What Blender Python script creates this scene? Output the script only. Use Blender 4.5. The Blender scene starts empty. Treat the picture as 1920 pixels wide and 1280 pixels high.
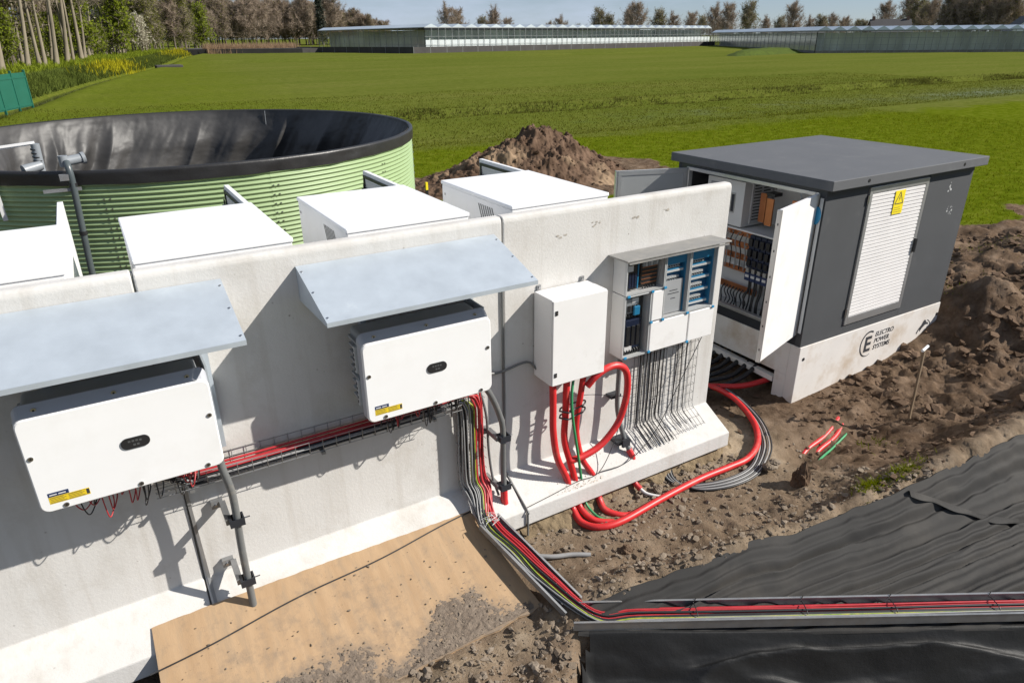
import bpy, bmesh, math, random
import numpy as np
from mathutils import Vector, Matrix

random.seed(7)
rng = np.random.default_rng(11)
PI = math.pi
scene = bpy.context.scene
COL = scene.collection

# ------------------------------------------------------------------ camera
cam_d = bpy.data.cameras.new("camera")
cam_o = bpy.data.objects.new("camera", cam_d)
COL.objects.link(cam_o)
scene.camera = cam_o
cam_d.sensor_width = 36.0
cam_d.lens = 1294.934 * 36.0 / 1920.0
cam_d.clip_start = 0.05
cam_d.clip_end = 6000.0
YAW, PITCH, ROLL = math.radians(59.259), math.radians(23.822), math.radians(-0.477)
fw = Vector((math.cos(YAW) * math.cos(PITCH), math.sin(YAW) * math.cos(PITCH), -math.sin(PITCH)))
rt0 = Vector((math.sin(YAW), -math.cos(YAW), 0.0))
up0 = rt0.cross(fw)
rt = rt0 * math.cos(ROLL) + up0 * math.sin(ROLL)
up = up0 * math.cos(ROLL) - rt0 * math.sin(ROLL)
cam_o.matrix_world = Matrix(((rt.x, up.x, -fw.x, 0.0), (rt.y, up.y, -fw.y, -4.6579), (rt.z, up.z, -fw.z, 4.0611), (0, 0, 0, 1)))

# ------------------------------------------------------------------ sky and sun
SUN = Vector((1.56, -1.0, 1.28)).normalized()
SUN_EL = math.asin(SUN.z)
world = bpy.data.worlds.new("World")
scene.world = world
world.use_nodes = True
wn, wl = world.node_tree.nodes, world.node_tree.links
bg = wn["Background"]
sky = wn.new("ShaderNodeTexSky")
sky.sky_type = 'NISHITA'
sky.sun_disc = False
sky.sun_elevation = SUN_EL
sky.sun_rotation = math.atan2(SUN.x, SUN.y)
sky.air_density = 0.75
sky.dust_density = 0.1
sky.ozone_density = 4.0
# thin broken cloud over the whole sky
tc = wn.new("ShaderNodeTexCoord")
mp = wn.new("ShaderNodeMapping")
mp.inputs["Scale"].default_value = (1.6, 1.6, 7.0)
nz = wn.new("ShaderNodeTexNoise")
nz.inputs["Scale"].default_value = 2.2
nz.inputs["Detail"].default_value = 7.0
nz.inputs["Roughness"].default_value = 0.62
rp = wn.new("ShaderNodeValToRGB")
rp.color_ramp.elements[0].position = 0.46
rp.color_ramp.elements[0].color = (0.34, 0.34, 0.34, 1)
rp.color_ramp.elements[1].position = 0.68
rp.color_ramp.elements[1].color = (0.8, 0.8, 0.8, 1)
mx = wn.new("ShaderNodeMix")
mx.data_type = 'RGBA'
mx.inputs[7].default_value = (7.6, 8.8, 10.9, 1)
wl.new(tc.outputs["Generated"], mp.inputs["Vector"])
wl.new(mp.outputs["Vector"], nz.inputs["Vector"])
wl.new(nz.outputs["Fac"], rp.inputs["Fac"])
wl.new(rp.outputs["Color"], mx.inputs[0])
wl.new(sky.outputs["Color"], mx.inputs[6])
wl.new(mx.outputs[2], bg.inputs["Color"])
bg.inputs["Strength"].default_value = 0.05

sun_d = bpy.data.lights.new("sun", 'SUN')
sun_d.energy = 5.0
sun_d.angle = math.radians(0.53)
sun_d.color = (1.0, 0.95, 0.87)
sun_o = bpy.data.objects.new("sun", sun_d)
COL.objects.link(sun_o)
sun_o.rotation_euler = (-SUN).to_track_quat('-Z', 'Y').to_euler()
sun_o.location = (20, -15, 30)

scene.view_settings.view_transform = 'Standard'
scene.view_settings.look = 'None'
scene.view_settings.exposure = 0.52
scene.view_settings.gamma = 1.0
scene.view_settings.use_curve_mapping = False
scene.cycles.max_bounces = 8
scene.cycles.transparent_max_bounces = 16

# ------------------------------------------------------------------ helpers
def tag(o, label=None, cat=None, group=None, kind=None):
    if label: o["label"] = label
    if cat: o["category"] = cat
    if group: o["group"] = group
    if kind: o["kind"] = kind
    return o

def empty(name, loc, label, cat, group=None):
    o = bpy.data.objects.new(name, None)
    COL.objects.link(o)
    o.location = loc
    o.empty_display_size = 0.1
    return tag(o, label, cat, group)

def root_loc(p):
    v = Vector((0, 0, 0))
    while p is not None:
        v = v + p.location
        p = p.parent
    return v

def link(name, me, parent=None, loc=None):
    o = bpy.data.objects.new(name, me)
    COL.objects.link(o)
    if parent is not None: o.parent = parent
    if loc is not None: o.location = loc
    return o

class MB:
    """collects shapes in world coordinates; build() links them as one mesh object"""
    def __init__(s):
        s.v, s.f, s.sm, s.mi = [], [], [], []
        s.m = 0
    def add(s, vs, fs, smooth=False):
        b = len(s.v)
        s.v += [tuple(p) for p in vs]
        s.f += [tuple(i + b for i in f) for f in fs]
        s.sm += [smooth] * len(fs)
        s.mi += [s.m] * len(fs)
        return s
    def box(s, a, b):
        x0, y0, z0 = a; x1, y1, z1 = b
        if x0 > x1: x0, x1 = x1, x0
        if y0 > y1: y0, y1 = y1, y0
        if z0 > z1: z0, z1 = z1, z0
        return s.add([(x0, y0, z0), (x1, y0, z0), (x1, y1, z0), (x0, y1, z0), (x0, y0, z1), (x1, y0, z1), (x1, y1, z1), (x0, y1, z1)],
                     [(0, 3, 2, 1), (4, 5, 6, 7), (0, 1, 5, 4), (1, 2, 6, 5), (2, 3, 7, 6), (3, 0, 4, 7)])
    def obox(s, c, ux, uy, uz):
        """oriented box: centre and three half vectors"""
        c, ux, uy, uz = Vector(c), Vector(ux), Vector(uy), Vector(uz)
        if ux.cross(uy).dot(uz) < 0: ux = -ux
        vs = [c + ux * a + uy * b + uz * d for d in (-1, 1) for (a, b) in ((-1, -1), (1, -1), (1, 1), (-1, 1))]
        return s.add(vs, [(0, 3, 2, 1), (4, 5, 6, 7), (0, 1, 5, 4), (1, 2, 6, 5), (2, 3, 7, 6), (3, 0, 4, 7)])
    def bar(s, p, q, w, h, upv=(0, 0, 1)):
        p, q = Vector(p), Vector(q)
        d = (q - p)
        L = d.length
        d.normalize()
        u = Vector(upv)
        if abs(d.dot(u)) > 0.98: u = Vector((0, 1, 0))
        sx = d.cross(u).normalized()
        sy = sx.cross(d).normalized()
        return s.obox((p + q) / 2, d * (L / 2), sx * (w / 2), sy * (h / 2))
    def cyl(s, p, q, r, n=12, r2=None, caps=True):
        p, q = Vector(p), Vector(q)
        d = (q - p).normalized()
        a = Vector((0, 0, 1)) if abs(d.z) < 0.9 else Vector((1, 0, 0))
        u = d.cross(a).normalized(); w = d.cross(u).normalized()
        r2 = r if r2 is None else r2
        vs = [p + (u * math.cos(t) + w * math.sin(t)) * r for t in [2 * PI * i / n for i in range(n)]]
        vs += [q + (u * math.cos(t) + w * math.sin(t)) * r2 for t in [2 * PI * i / n for i in range(n)]]
        s.add(vs, [(i, i + n, (i + 1) % n + n, (i + 1) % n) for i in range(n)], True)
        if caps:
            s.add(vs[:n], [tuple(range(n))]); s.add(vs[n:], [tuple(reversed(range(n)))])
        return s
    def tube(s, pts, r, n=8, rough=0.0, caps=True):
        pts = [Vector(p) for p in pts]
        m = len(pts)
        rr = [r] * m if not hasattr(r, '__len__') else list(r)
        vs, fs = [], []
        pu = None
        for i, p in enumerate(pts):
            d = (pts[min(i + 1, m - 1)] - pts[max(i - 1, 0)]).normalized()
            if pu is None:
                a = Vector((0, 0, 1)) if abs(d.z) < 0.9 else Vector((1, 0, 0))
                pu = d.cross(a).normalized()
            u = (pu - d * pu.dot(d)).normalized()
            pu = u
            w = d.cross(u)
            for k in range(n):
                t = 2 * PI * k / n
                vs.append(p + (u * math.cos(t) + w * math.sin(t)) * rr[i])
        for i in range(m - 1):
            for k in range(n):
                k2 = (k + 1) % n
                fs.append((i * n + k, i * n + k2, (i + 1) * n + k2, (i + 1) * n + k))
        s.add(vs, fs, True)
        if caps:
            s.add(vs[:n], [tuple(reversed(range(n)))]); s.add(vs[-n:], [tuple(range(n))])
        return s
    def prism(s, poly, axis, a, b):
        """closed polygon in the two other axes, extruded along axis from a to b"""
        def P(u, v, t):
            return (t, u, v) if axis == 0 else ((u, t, v) if axis == 1 else (u, v, t))
        n = len(poly)
        ar = sum(poly[i][0] * poly[(i + 1) % n][1] - poly[(i + 1) % n][0] * poly[i][1] for i in range(n))
        if (ar < 0) != (axis == 1): poly = list(reversed(poly))
        if a > b: a, b = b, a
        vs = [P(u, v, a) for u, v in poly] + [P(u, v, b) for u, v in poly]
        fs = [tuple(reversed(range(n))), tuple(range(n, 2 * n))]
        fs += [(i, (i + 1) % n, (i + 1) % n + n, i + n) for i in range(n)]
        return s.add(vs, fs)
    def quad(s, *vs):
        return s.add(vs, [tuple(range(len(vs)))])
    def build(s, name, mat, parent=None, label=None, cat=None, group=None, kind=None, bevel=0, smooth=None, segs=2):
        off = root_loc(parent)
        me = bpy.data.meshes.new(name)
        me.from_pydata([(v[0] - off.x, v[1] - off.y, v[2] - off.z) for v in s.v], [], s.f)
        for m_ in (mat if isinstance(mat, (list, tuple)) else [mat]): me.materials.append(m_)
        me.polygons.foreach_set("material_index", s.mi)
        me.polygons.foreach_set("use_smooth", s.sm if smooth is None else [smooth] * len(s.f))
        me.update()
        if bevel:
            bm = bmesh.new(); bm.from_mesh(me)
            bmesh.ops.remove_doubles(bm, verts=bm.verts, dist=1e-5)
            es = [e for e in bm.edges if len(e.link_faces) == 2 and e.calc_face_angle(0) > 0.5]
            bmesh.ops.bevel(bm, geom=es, offset=bevel, segments=segs, profile=0.5, affect='EDGES', clamp_overlap=True)
            for f in bm.faces: f.smooth = False
            bm.to_mesh(me); bm.free()
        o = link(name, me, parent)
        return tag(o, label, cat, group, kind)

def grid_mesh(name, X, Y, Z, mat, parent=None, smooth=True, mask=None):
    """X,Y,Z arrays of shape (n,m) -> mesh object"""
    n, m = X.shape
    off = root_loc(parent)
    co = np.stack([X - off.x, Y - off.y, Z - off.z], -1).reshape(-1, 3).astype(np.float32)
    idx = np.arange(n * m).reshape(n, m)
    q = np.stack([idx[:-1, :-1], idx[1:, :-1], idx[1:, 1:], idx[:-1, 1:]], -1).reshape(-1, 4)
    if mask is not None: q = q[mask.reshape(-1)]
    me = bpy.data.meshes.new(name)
    me.vertices.add(len(co)); me.vertices.foreach_set("co", co.ravel())
    me.loops.add(q.size); me.loops.foreach_set("vertex_index", q.ravel().astype(np.int32))
    me.polygons.add(len(q)); me.polygons.foreach_set("loop_start", np.arange(0, q.size, 4, dtype=np.int32))
    me.polygons.foreach_set("use_smooth", np.full(len(q), smooth))
    me.update(calc_edges=True); me.validate()
    for m_ in (mat if isinstance(mat, (list, tuple)) else [mat]): me.materials.append(m_)
    return link(name, me, parent)

def tri_mesh(name, V, F, mat, parent=None, smooth=False, mi=None):
    """V (n,3), F (m,k) numpy arrays"""
    off = root_loc(parent)
    me = bpy.data.meshes.new(name)
    V = (V - np.array([off.x, off.y, off.z])).astype(np.float32)
    k = F.shape[1]
    me.vertices.add(len(V)); me.vertices.foreach_set("co", V.ravel())
    me.loops.add(F.size); me.loops.foreach_set("vertex_index", F.ravel().astype(np.int32))
    me.polygons.add(len(F)); me.polygons.foreach_set("loop_start", np.arange(0, F.size, k, dtype=np.int32))
    me.polygons.foreach_set("use_smooth", np.full(len(F), smooth))
    if mi is not None: me.polygons.foreach_set("material_index", mi.astype(np.int32))
    me.update(calc_edges=True); me.validate()
    for m_ in (mat if isinstance(mat, (list, tuple)) else [mat]): me.materials.append(m_)
    return link(name, me, parent)

def copy_tree(o, parent=None):
    c = o.copy(); COL.objects.link(c); c.parent = parent
    for ch in o.children: copy_tree(ch, c)
    return c

def spline(pts, n=8):
    P = [Vector(p) for p in pts]
    P = [P[0] * 2 - P[1]] + P + [P[-1] * 2 - P[-2]]
    out = []
    for i in range(1, len(P) - 2):
        a, b, c, d = P[i - 1], P[i], P[i + 1], P[i + 2]
        for k in range(n):
            t = k / n
            out.append(0.5 * ((2 * b) + (c - a) * t + (2 * a - 5 * b + 4 * c - d) * t * t + (3 * b - a - 3 * c + d) * t ** 3))
    out.append(P[-2])
    return out

def text_mesh(txt, size, shear=0.0, align='LEFT', bold=0.0):
    cu = bpy.data.curves.new("text", 'FONT')
    cu.body = txt; cu.size = size; cu.shear = shear; cu.align_x = align; cu.offset = bold
    cu.resolution_u = 3
    o = bpy.data.objects.new("text", cu); COL.objects.link(o)
    dg = bpy.context.evaluated_depsgraph_get()
    me = o.evaluated_get(dg).to_mesh()
    vs = [tuple(v.co) for v in me.vertices]; fs = [tuple(p.vertices) for p in me.polygons]
    o.evaluated_get(dg).to_mesh_clear()
    bpy.data.objects.remove(o); bpy.data.curves.remove(cu)
    return vs, fs

def put_text(mb, txt, size, org, u, v, **kw):
    vs, fs = text_mesh(txt, size, **kw)
    org, u, v = Vector(org), Vector(u), Vector(v)
    mb.add([org + u * a[0] + v * a[1] for a in vs], fs)
    return mb

def hash2(ix, iy, seed):
    h = (ix.astype(np.int64) * 374761393 + iy.astype(np.int64) * 668265263 + seed * 974634777) & 0x7fffffff
    h = ((h ^ (h >> 13)) * 1274126177) & 0x7fffffff
    return ((h ^ (h >> 16)) & 0xffff) / 65535.0

def vnoise(x, y, seed=0):
    x, y = np.asarray(x, float), np.asarray(y, float)
    ix, iy = np.floor(x), np.floor(y)
    fx, fy = x - ix, y - iy
    fx, fy = fx * fx * (3 - 2 * fx), fy * fy * (3 - 2 * fy)
    a, b = hash2(ix, iy, seed), hash2(ix + 1, iy, seed)
    c, d = hash2(ix, iy + 1, seed), hash2(ix + 1, iy + 1, seed)
    return (a * (1 - fx) + b * fx) * (1 - fy) + (c * (1 - fx) + d * fx) * fy

def fbm(x, y, sc, oct=4, seed=0, gain=0.5):
    t, amp, tot = 0, 1.0, 0
    for k in range(oct):
        t = t + amp * (vnoise(np.asarray(x) * sc + 13.7 * k, np.asarray(y) * sc - 7.3 * k, seed + k) - 0.5)
        tot += amp; amp *= gain; sc *= 2.03
    return t / tot * 2

def sstep(a, b, x):
    t = np.clip((np.asarray(x, float) - a) / (b - a), 0, 1)
    return t * t * (3 - 2 * t)

# ------------------------------------------------------------------ materials
MATS = {}
def mat(name, col, rough=0.6, metal=0.0, var=0.15, vscale=3.0, bump=0.0, bscale=40.0, dirt=None, dscale=2.0, dthr=(0.55, 0.75),
        rvar=0.1, spec=0.5, coat=0.0, vcol2=None, detail=6.0, stretch=(1, 1, 1), rand=0.0):
    if name in MATS: return MATS[name]
    m = bpy.data.materials.new(name)
    m.use_nodes = True
    nt = m.node_tree; N, L = nt.nodes, nt.links
    b = N["Principled BSDF"]
    b.inputs["Metallic"].default_value = metal
    b.inputs["Specular IOR Level"].default_value = spec
    if coat: b.inputs["Coat Weight"].default_value = coat
    tcn = N.new("ShaderNodeTexCoord")
    mpn = N.new("ShaderNodeMapping"); mpn.inputs["Scale"].default_value = stretch
    L.new(tcn.outputs["Object"], mpn.inputs["Vector"])
    if rand:
        oi = N.new("ShaderNodeObjectInfo")
        vm = N.new("ShaderNodeVectorMath"); vm.operation = 'SCALE'; vm.inputs["Scale"].default_value = 37.0
        cx = N.new("ShaderNodeCombineXYZ")
        L.new(oi.outputs["Random"], cx.inputs[0]); L.new(oi.outputs["Random"], cx.inputs[1]); L.new(cx.outputs[0], vm.inputs[0])
        L.new(vm.outputs[0], mpn.inputs["Location"])
    n1 = N.new("ShaderNodeTexNoise"); n1.inputs["Scale"].default_value = vscale; n1.inputs["Detail"].default_value = detail; n1.inputs["Roughness"].default_value = 0.6
    L.new(mpn.outputs[0], n1.inputs["Vector"])
    c2 = vcol2 if vcol2 is not None else tuple(c * (1 - var) for c in col)
    c1 = tuple(min(1, c * (1 + var * 0.6)) for c in col) if vcol2 is None else col
    r1 = N.new("ShaderNodeValToRGB")
    r1.color_ramp.elements[0].position = 0.3; r1.color_ramp.elements[0].color = (*c2, 1)
    r1.color_ramp.elements[1].position = 0.7; r1.color_ramp.elements[1].color = (*c1, 1)
    L.new(n1.outputs["Fac"], r1.inputs["Fac"])
    out = r1.outputs["Color"]
    if dirt is not None:
        n2 = N.new("ShaderNodeTexNoise"); n2.inputs["Scale"].default_value = dscale; n2.inputs["Detail"].default_value = 9.0; n2.inputs["Roughness"].default_value = 0.68
        L.new(mpn.outputs[0], n2.inputs["Vector"])
        r2 = N.new("ShaderNodeValToRGB")
        r2.color_ramp.elements[0].position = dthr[0]; r2.color_ramp.elements[0].color = (0, 0, 0, 1)
        r2.color_ramp.elements[1].position = dthr[1]; r2.color_ramp.elements[1].color = (1, 1, 1, 1)
        L.new(n2.outputs["Fac"], r2.inputs["Fac"])
        mxn = N.new("ShaderNodeMix"); mxn.data_type = 'RGBA'
        mxn.inputs[7].default_value = (*dirt, 1)
        L.new(r2.outputs["Color"], mxn.inputs[0]); L.new(out, mxn.inputs[6])
        out = mxn.outputs[2]
    L.new(out, b.inputs["Base Color"])
    if rvar:
        mr = N.new("ShaderNodeMapRange")
        mr.inputs["To Min"].default_value = max(0.02, rough - rvar); mr.inputs["To Max"].default_value = min(1, rough + rvar)
        L.new(n1.outputs["Fac"], mr.inputs["Value"]); L.new(mr.outputs[0], b.inputs["Roughness"])
    else:
        b.inputs["Roughness"].default_value = rough
    if bump:
        n3 = N.new("ShaderNodeTexNoise"); n3.inputs["Scale"].default_value = bscale; n3.inputs["Detail"].default_value = 8.0; n3.inputs["Roughness"].default_value = 0.65
        L.new(mpn.outputs[0], n3.inputs["Vector"])
        bp = N.new("ShaderNodeBump"); bp.inputs["Strength"].default_value = bump; bp.inputs["Distance"].default_value = 0.02
        L.new(n3.outputs["Fac"], bp.inputs["Height"]); L.new(bp.outputs[0], b.inputs["Normal"])
    MATS[name] = m
    return m

def concrete_mat(name, base, stain):
    m = mat(name, base, rough=0.75, var=0.07, vscale=1.3, bump=0.16, bscale=45, dirt=stain, dscale=1.9, dthr=(0.50, 0.80), spec=0.25)
    nt = m.node_tree; N, L = nt.nodes, nt.links
    b = N["Principled BSDF"]
    src = b.inputs["Base Color"].links[0].from_socket
    # small air holes and scuffs
    tcn = N.new("ShaderNodeTexCoord")
    vo = N.new("ShaderNodeTexVoronoi"); vo.inputs["Scale"].default_value = 11.0
    L.new(tcn.outputs["Object"], vo.inputs["Vector"])
    rr = N.new("ShaderNodeValToRGB")
    rr.color_ramp.elements[0].position = 0.05; rr.color_ramp.elements[0].color = (0.75, 0.75, 0.75, 1)
    rr.color_ramp.elements[1].position = 0.10; rr.color_ramp.elements[1].color = (0, 0, 0, 1)
    L.new(vo.outputs["Distance"], rr.inputs["Fac"])
    n4 = N.new("ShaderNodeTexNoise"); n4.inputs["Scale"].default_value = 2.3
    L.new(tcn.outputs["Object"], n4.inputs["Vector"])
    mt = N.new("ShaderNodeMath"); mt.operation = 'MULTIPLY'
    r5 = N.new("ShaderNodeValToRGB"); r5.color_ramp.elements[0].position = 0.5; r5.color_ramp.elements[1].position = 0.62
    L.new(n4.outputs["Fac"], r5.inputs["Fac"])
    L.new(rr.outputs["Color"], mt.inputs[0]); L.new(r5.outputs["Color"], mt.inputs[1])
    mxn = N.new("ShaderNodeMix"); mxn.data_type = 'RGBA'; mxn.inputs[7].default_value = (0.2, 0.18, 0.16, 1)
    L.new(mt.outputs[0], mxn.inputs[0]); L.new(src, mxn.inputs[6])
    # rain streaks and cast lines
    mps = N.new("ShaderNodeMapping"); mps.inputs["Scale"].default_value = (7.0, 7.0, 0.35); L.new(tcn.outputs["Object"], mps.inputs[0])
    n6 = N.new("ShaderNodeTexNoise"); n6.inputs["Scale"].default_value = 1.6; n6.inputs["Detail"].default_value = 6; L.new(mps.outputs[0], n6.inputs["Vector"])
    r6 = N.new("ShaderNodeValToRGB"); r6.color_ramp.elements[0].position = 0.52; r6.color_ramp.elements[0].color = (0, 0, 0, 1); r6.color_ramp.elements[1].position = 0.74; r6.color_ramp.elements[1].color = (0.45, 0.45, 0.45, 1)
    L.new(n6.outputs["Fac"], r6.inputs[0])
    mx6 = N.new("ShaderNodeMix"); mx6.data_type = 'RGBA'; mx6.inputs[7].default_value = (*stain, 1)
    L.new(r6.outputs[0], mx6.inputs[0]); L.new(mxn.outputs[2], mx6.inputs[6]); L.new(mx6.outputs[2], b.inputs["Base Color"])
    return m

M_CONC = concrete_mat("pale_concrete", (0.565, 0.55, 0.528), (0.43, 0.40, 0.36))
M_BASE = mat("white_painted_concrete", (0.66, 0.63, 0.60), rough=0.7, var=0.06, vscale=2.0, bump=0.06, bscale=50, dirt=(0.46, 0.37, 0.28), dscale=1.6, dthr=(0.5, 0.75), spec=0.3)
M_WHITE = mat("white_powder_coat", (0.79, 0.79, 0.79), rough=0.42, var=0.04, vscale=1.3, dirt=(0.70, 0.69, 0.67), dscale=1.6, dthr=(0.5, 0.9))
M_WHITE2 = mat("white_enclosure_paint", (0.74, 0.73, 0.72), rough=0.4, var=0.03, vscale=3.0, dirt=(0.58, 0.56, 0.53), dscale=2.6, dthr=(0.58, 0.82))
M_GREYP = mat("grey_plastic", (0.52, 0.53, 0.53), rough=0.5, var=0.05)
M_LGREY = mat("light_grey_plastic", (0.62, 0.62, 0.61), rough=0.45, var=0.04, dirt=(0.5, 0.48, 0.45), dscale=4, dthr=(0.55, 0.8))
M_INVB = mat("inverter_casting", (0.34, 0.36, 0.38), rough=0.45, metal=0.3, var=0.08)
M_FIN = mat("heat_sink", (0.14, 0.145, 0.15), rough=0.5, metal=0.6, var=0.15)
M_STEEL = mat("steel_screw", (0.45, 0.45, 0.46), rough=0.3, metal=1.0, var=0.1)
M_GALV = mat("galvanised_sheet", (0.47, 0.52, 0.57), rough=0.5, metal=0.35, var=0.1, vscale=5.0, bump=0.03, bscale=12, dirt=(0.56, 0.6, 0.63), dscale=5.0, dthr=(0.62, 0.78), detail=9)
M_GALVT = mat("galvanised_tray", (0.30, 0.305, 0.31), rough=0.45, metal=0.6, var=0.16, vscale=9.0, dirt=(0.36, 0.32, 0.27), dscale=4.0, dthr=(0.55, 0.8))
M_WIRE = mat("basket_wire", (0.12, 0.12, 0.125), rough=0.4, metal=0.7, var=0.2)
M_ALU = mat("aluminium_profile", (0.50, 0.50, 0.50), rough=0.38, metal=0.75, var=0.06)
M_BLACK = mat("black_plastic", (0.018, 0.018, 0.02), rough=0.4, var=0.2)
M_BLKCAB = mat("black_cable", (0.022, 0.022, 0.024), rough=0.45, var=0.2, dirt=(0.12, 0.1, 0.08), dscale=6, dthr=(0.6, 0.85))
M_GRYCAB = mat("grey_cable", (0.27, 0.27, 0.27), rough=0.5, var=0.15, dirt=(0.2, 0.17, 0.14), dscale=8)
M_REDCAB = mat("red_cable", (0.42, 0.028, 0.035), rough=0.42, var=0.18, vscale=8)
M_YGCAB = mat("yellow_green_cable", (0.45, 0.42, 0.05), rough=0.45, var=0.2, vcol2=(0.12, 0.25, 0.03), vscale=16)
M_GRNCAB = mat("green_cable", (0.03, 0.26, 0.10), rough=0.42, var=0.12, vscale=8)
M_GREYPIPE = mat("grey_pvc_pipe", (0.13, 0.135, 0.135), rough=0.4, var=0.1, dirt=(0.26, 0.23, 0.19), dscale=7, dthr=(0.55, 0.8))
M_TANKPIPE = mat("dark_pvc_pipe", (0.07, 0.085, 0.09), rough=0.35, var=0.1)
M_COPPER = mat("copper_busbar", (0.62, 0.25, 0.12), rough=0.35, metal=0.9, var=0.2)
M_NAVY = mat("navy_switchgear", (0.012, 0.02, 0.05), rough=0.35, var=0.2)
M_BLUE = mat("blue_plastic", (0.02, 0.22, 0.42), rough=0.4, var=0.1)
M_BLUED = mat("blue_insert", (0.012, 0.12, 0.25), rough=0.5, var=0.15)
M_YELL = mat("yellow_sign", (0.85, 0.68, 0.02), rough=0.45, var=0.04)
M_YELL2 = mat("yellow_label", (0.72, 0.52, 0.02), rough=0.5, var=0.06)
M_NAVYL = mat("navy_label", (0.02, 0.035, 0.10), rough=0.5, var=0.1)
M_PRINT = mat("dark_print", (0.035, 0.037, 0.045), rough=0.6, var=0.1)
M_PRINTG = mat("grey_print", (0.22, 0.2, 0.18), rough=0.6, var=0.1)
M_ANTH = mat("anthracite_render", (0.062, 0.065, 0.07), rough=0.75, var=0.1, vscale=2.0, bump=0.25, bscale=160, dirt=(0.11, 0.108, 0.105), dscale=4.0, dthr=(0.62, 0.82), spec=0.35)
M_ROOF = mat("anthracite_roof", (0.105, 0.108, 0.115), rough=0.7, var=0.08, vscale=1.5, bump=0.15, bscale=120, dirt=(0.15, 0.15, 0.15), dscale=3.0, dthr=(0.55, 0.9), spec=0.35)
M_DARKBAND = mat("dark_steel_trim", (0.022, 0.025, 0.032), rough=0.45, var=0.1)
M_SLAT = mat("louvre_slat", (0.74, 0.72, 0.71), rough=0.5, var=0.04)
M_LEAF_IN = mat("door_inner_grey", (0.30, 0.31, 0.31), rough=0.5, var=0.05)
M_INTER = mat("interior_white", (0.66, 0.66, 0.64), rough=0.5, var=0.05)
M_SHEETG = mat("metal_cover_sheet", (0.25, 0.245, 0.235), rough=0.6, metal=0.2, var=0.12, vscale=4, dirt=(0.34, 0.32, 0.29), dscale=7, dthr=(0.5, 0.8))
M_PAPER = mat("paper", (0.42, 0.43, 0.44), rough=0.7, var=0.04)
M_REDP = mat("red_folder", (0.42, 0.02, 0.03), rough=0.5, var=0.1)
M_WOODST = mat("weathered_stake", (0.20, 0.14, 0.085), rough=0.8, var=0.3, vscale=14, stretch=(3, 3, 0.3), bump=0.2)
M_TANKG = mat("green_tank_sheet", (0.275, 0.37, 0.185), rough=0.45, var=0.05, vscale=1.5, spec=0.5)
M_TARP = mat("black_tank_band", (0.02, 0.019, 0.019), rough=0.42, var=0.15, vscale=3, bump=0.25, bscale=9)
M_LINER = mat("black_pond_liner", (0.050, 0.048, 0.047), rough=0.52, var=0.5, vscale=1.0, bump=0.15, bscale=7, spec=0.5)
M_GEOT = mat("dark_ground_sheet", (0.040, 0.0385, 0.037), rough=0.7, var=0.2, vscale=2.0, bump=0.12, bscale=90, dirt=(0.075, 0.068, 0.06), dscale=1.3, dthr=(0.5, 0.85), spec=0.12)
M_PITL = mat("black_pit_liner", (0.014, 0.014, 0.0145), rough=0.60, var=0.25, vscale=3.0, bump=0.3, bscale=7, dirt=(0.06, 0.05, 0.045), dscale=2.2, dthr=(0.66, 0.85), spec=0.3)  # black liner, its near-black tone also standing in for a cast shadow
M_GREENF = mat("green_fence_sheet", (0.012, 0.105, 0.07), rough=0.45, var=0.1, vscale=2)
M_WOODB = mat("bark", (0.14, 0.115, 0.085), rough=0.9, var=0.35, vscale=1.2, stretch=(2, 2, 0.3))

def conduit_mat(name, col):
    """ribbed plastic conduit: fine rings come from the mesh, dust from the noise"""
    return mat(name, col, rough=0.42, var=0.1, vscale=5, dirt=(0.36, 0.17, 0.12), dscale=5.0, dthr=(0.55, 0.85))
M_REDCON = conduit_mat("red_conduit_plastic", (0.56, 0.024, 0.026))

def clear_cover(name, tint, fac):
    m = bpy.data.materials.new(name); m.use_nodes = True
    N, L = m.node_tree.nodes, m.node_tree.links
    N.remove(N["Principled BSDF"])
    t = N.new("ShaderNodeBsdfTransparent"); t.inputs[0].default_value = (*tint, 1)
    g = N.new("ShaderNodeBsdfGlossy"); g.inputs["Roughness"].default_value = 0.12; g.inputs["Color"].default_value = (0.9, 0.9, 0.9, 1)
    f0 = N.new("ShaderNodeLayerWeight"); f0.inputs["Blend"].default_value = 0.5
    f = N.new("ShaderNodeMath"); f.operation = "POWER"; f.inputs[1].default_value = 4.0; L.new(f0.outputs["Facing"], f.inputs[0])
    mxs = N.new("ShaderNodeMixShader")
    ad = N.new("ShaderNodeMath"); ad.operation = 'ADD'; ad.inputs[1].default_value = fac
    L.new(f.outputs[0], ad.inputs[0]); L.new(ad.outputs[0], mxs.inputs[0])
    L.new(t.outputs[0], mxs.inputs[1]); L.new(g.outputs[0], mxs.inputs[2]); L.new(mxs.outputs[0], N["Material Output"].inputs["Surface"])
    return m
M_SMOKE = clear_cover("clear_polycarbonate", (0.86, 0.86, 0.86), 0.015)
M_GHGLASS = clear_cover("greenhouse_glass", (0.93, 0.95, 0.94), 0.06)

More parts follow.
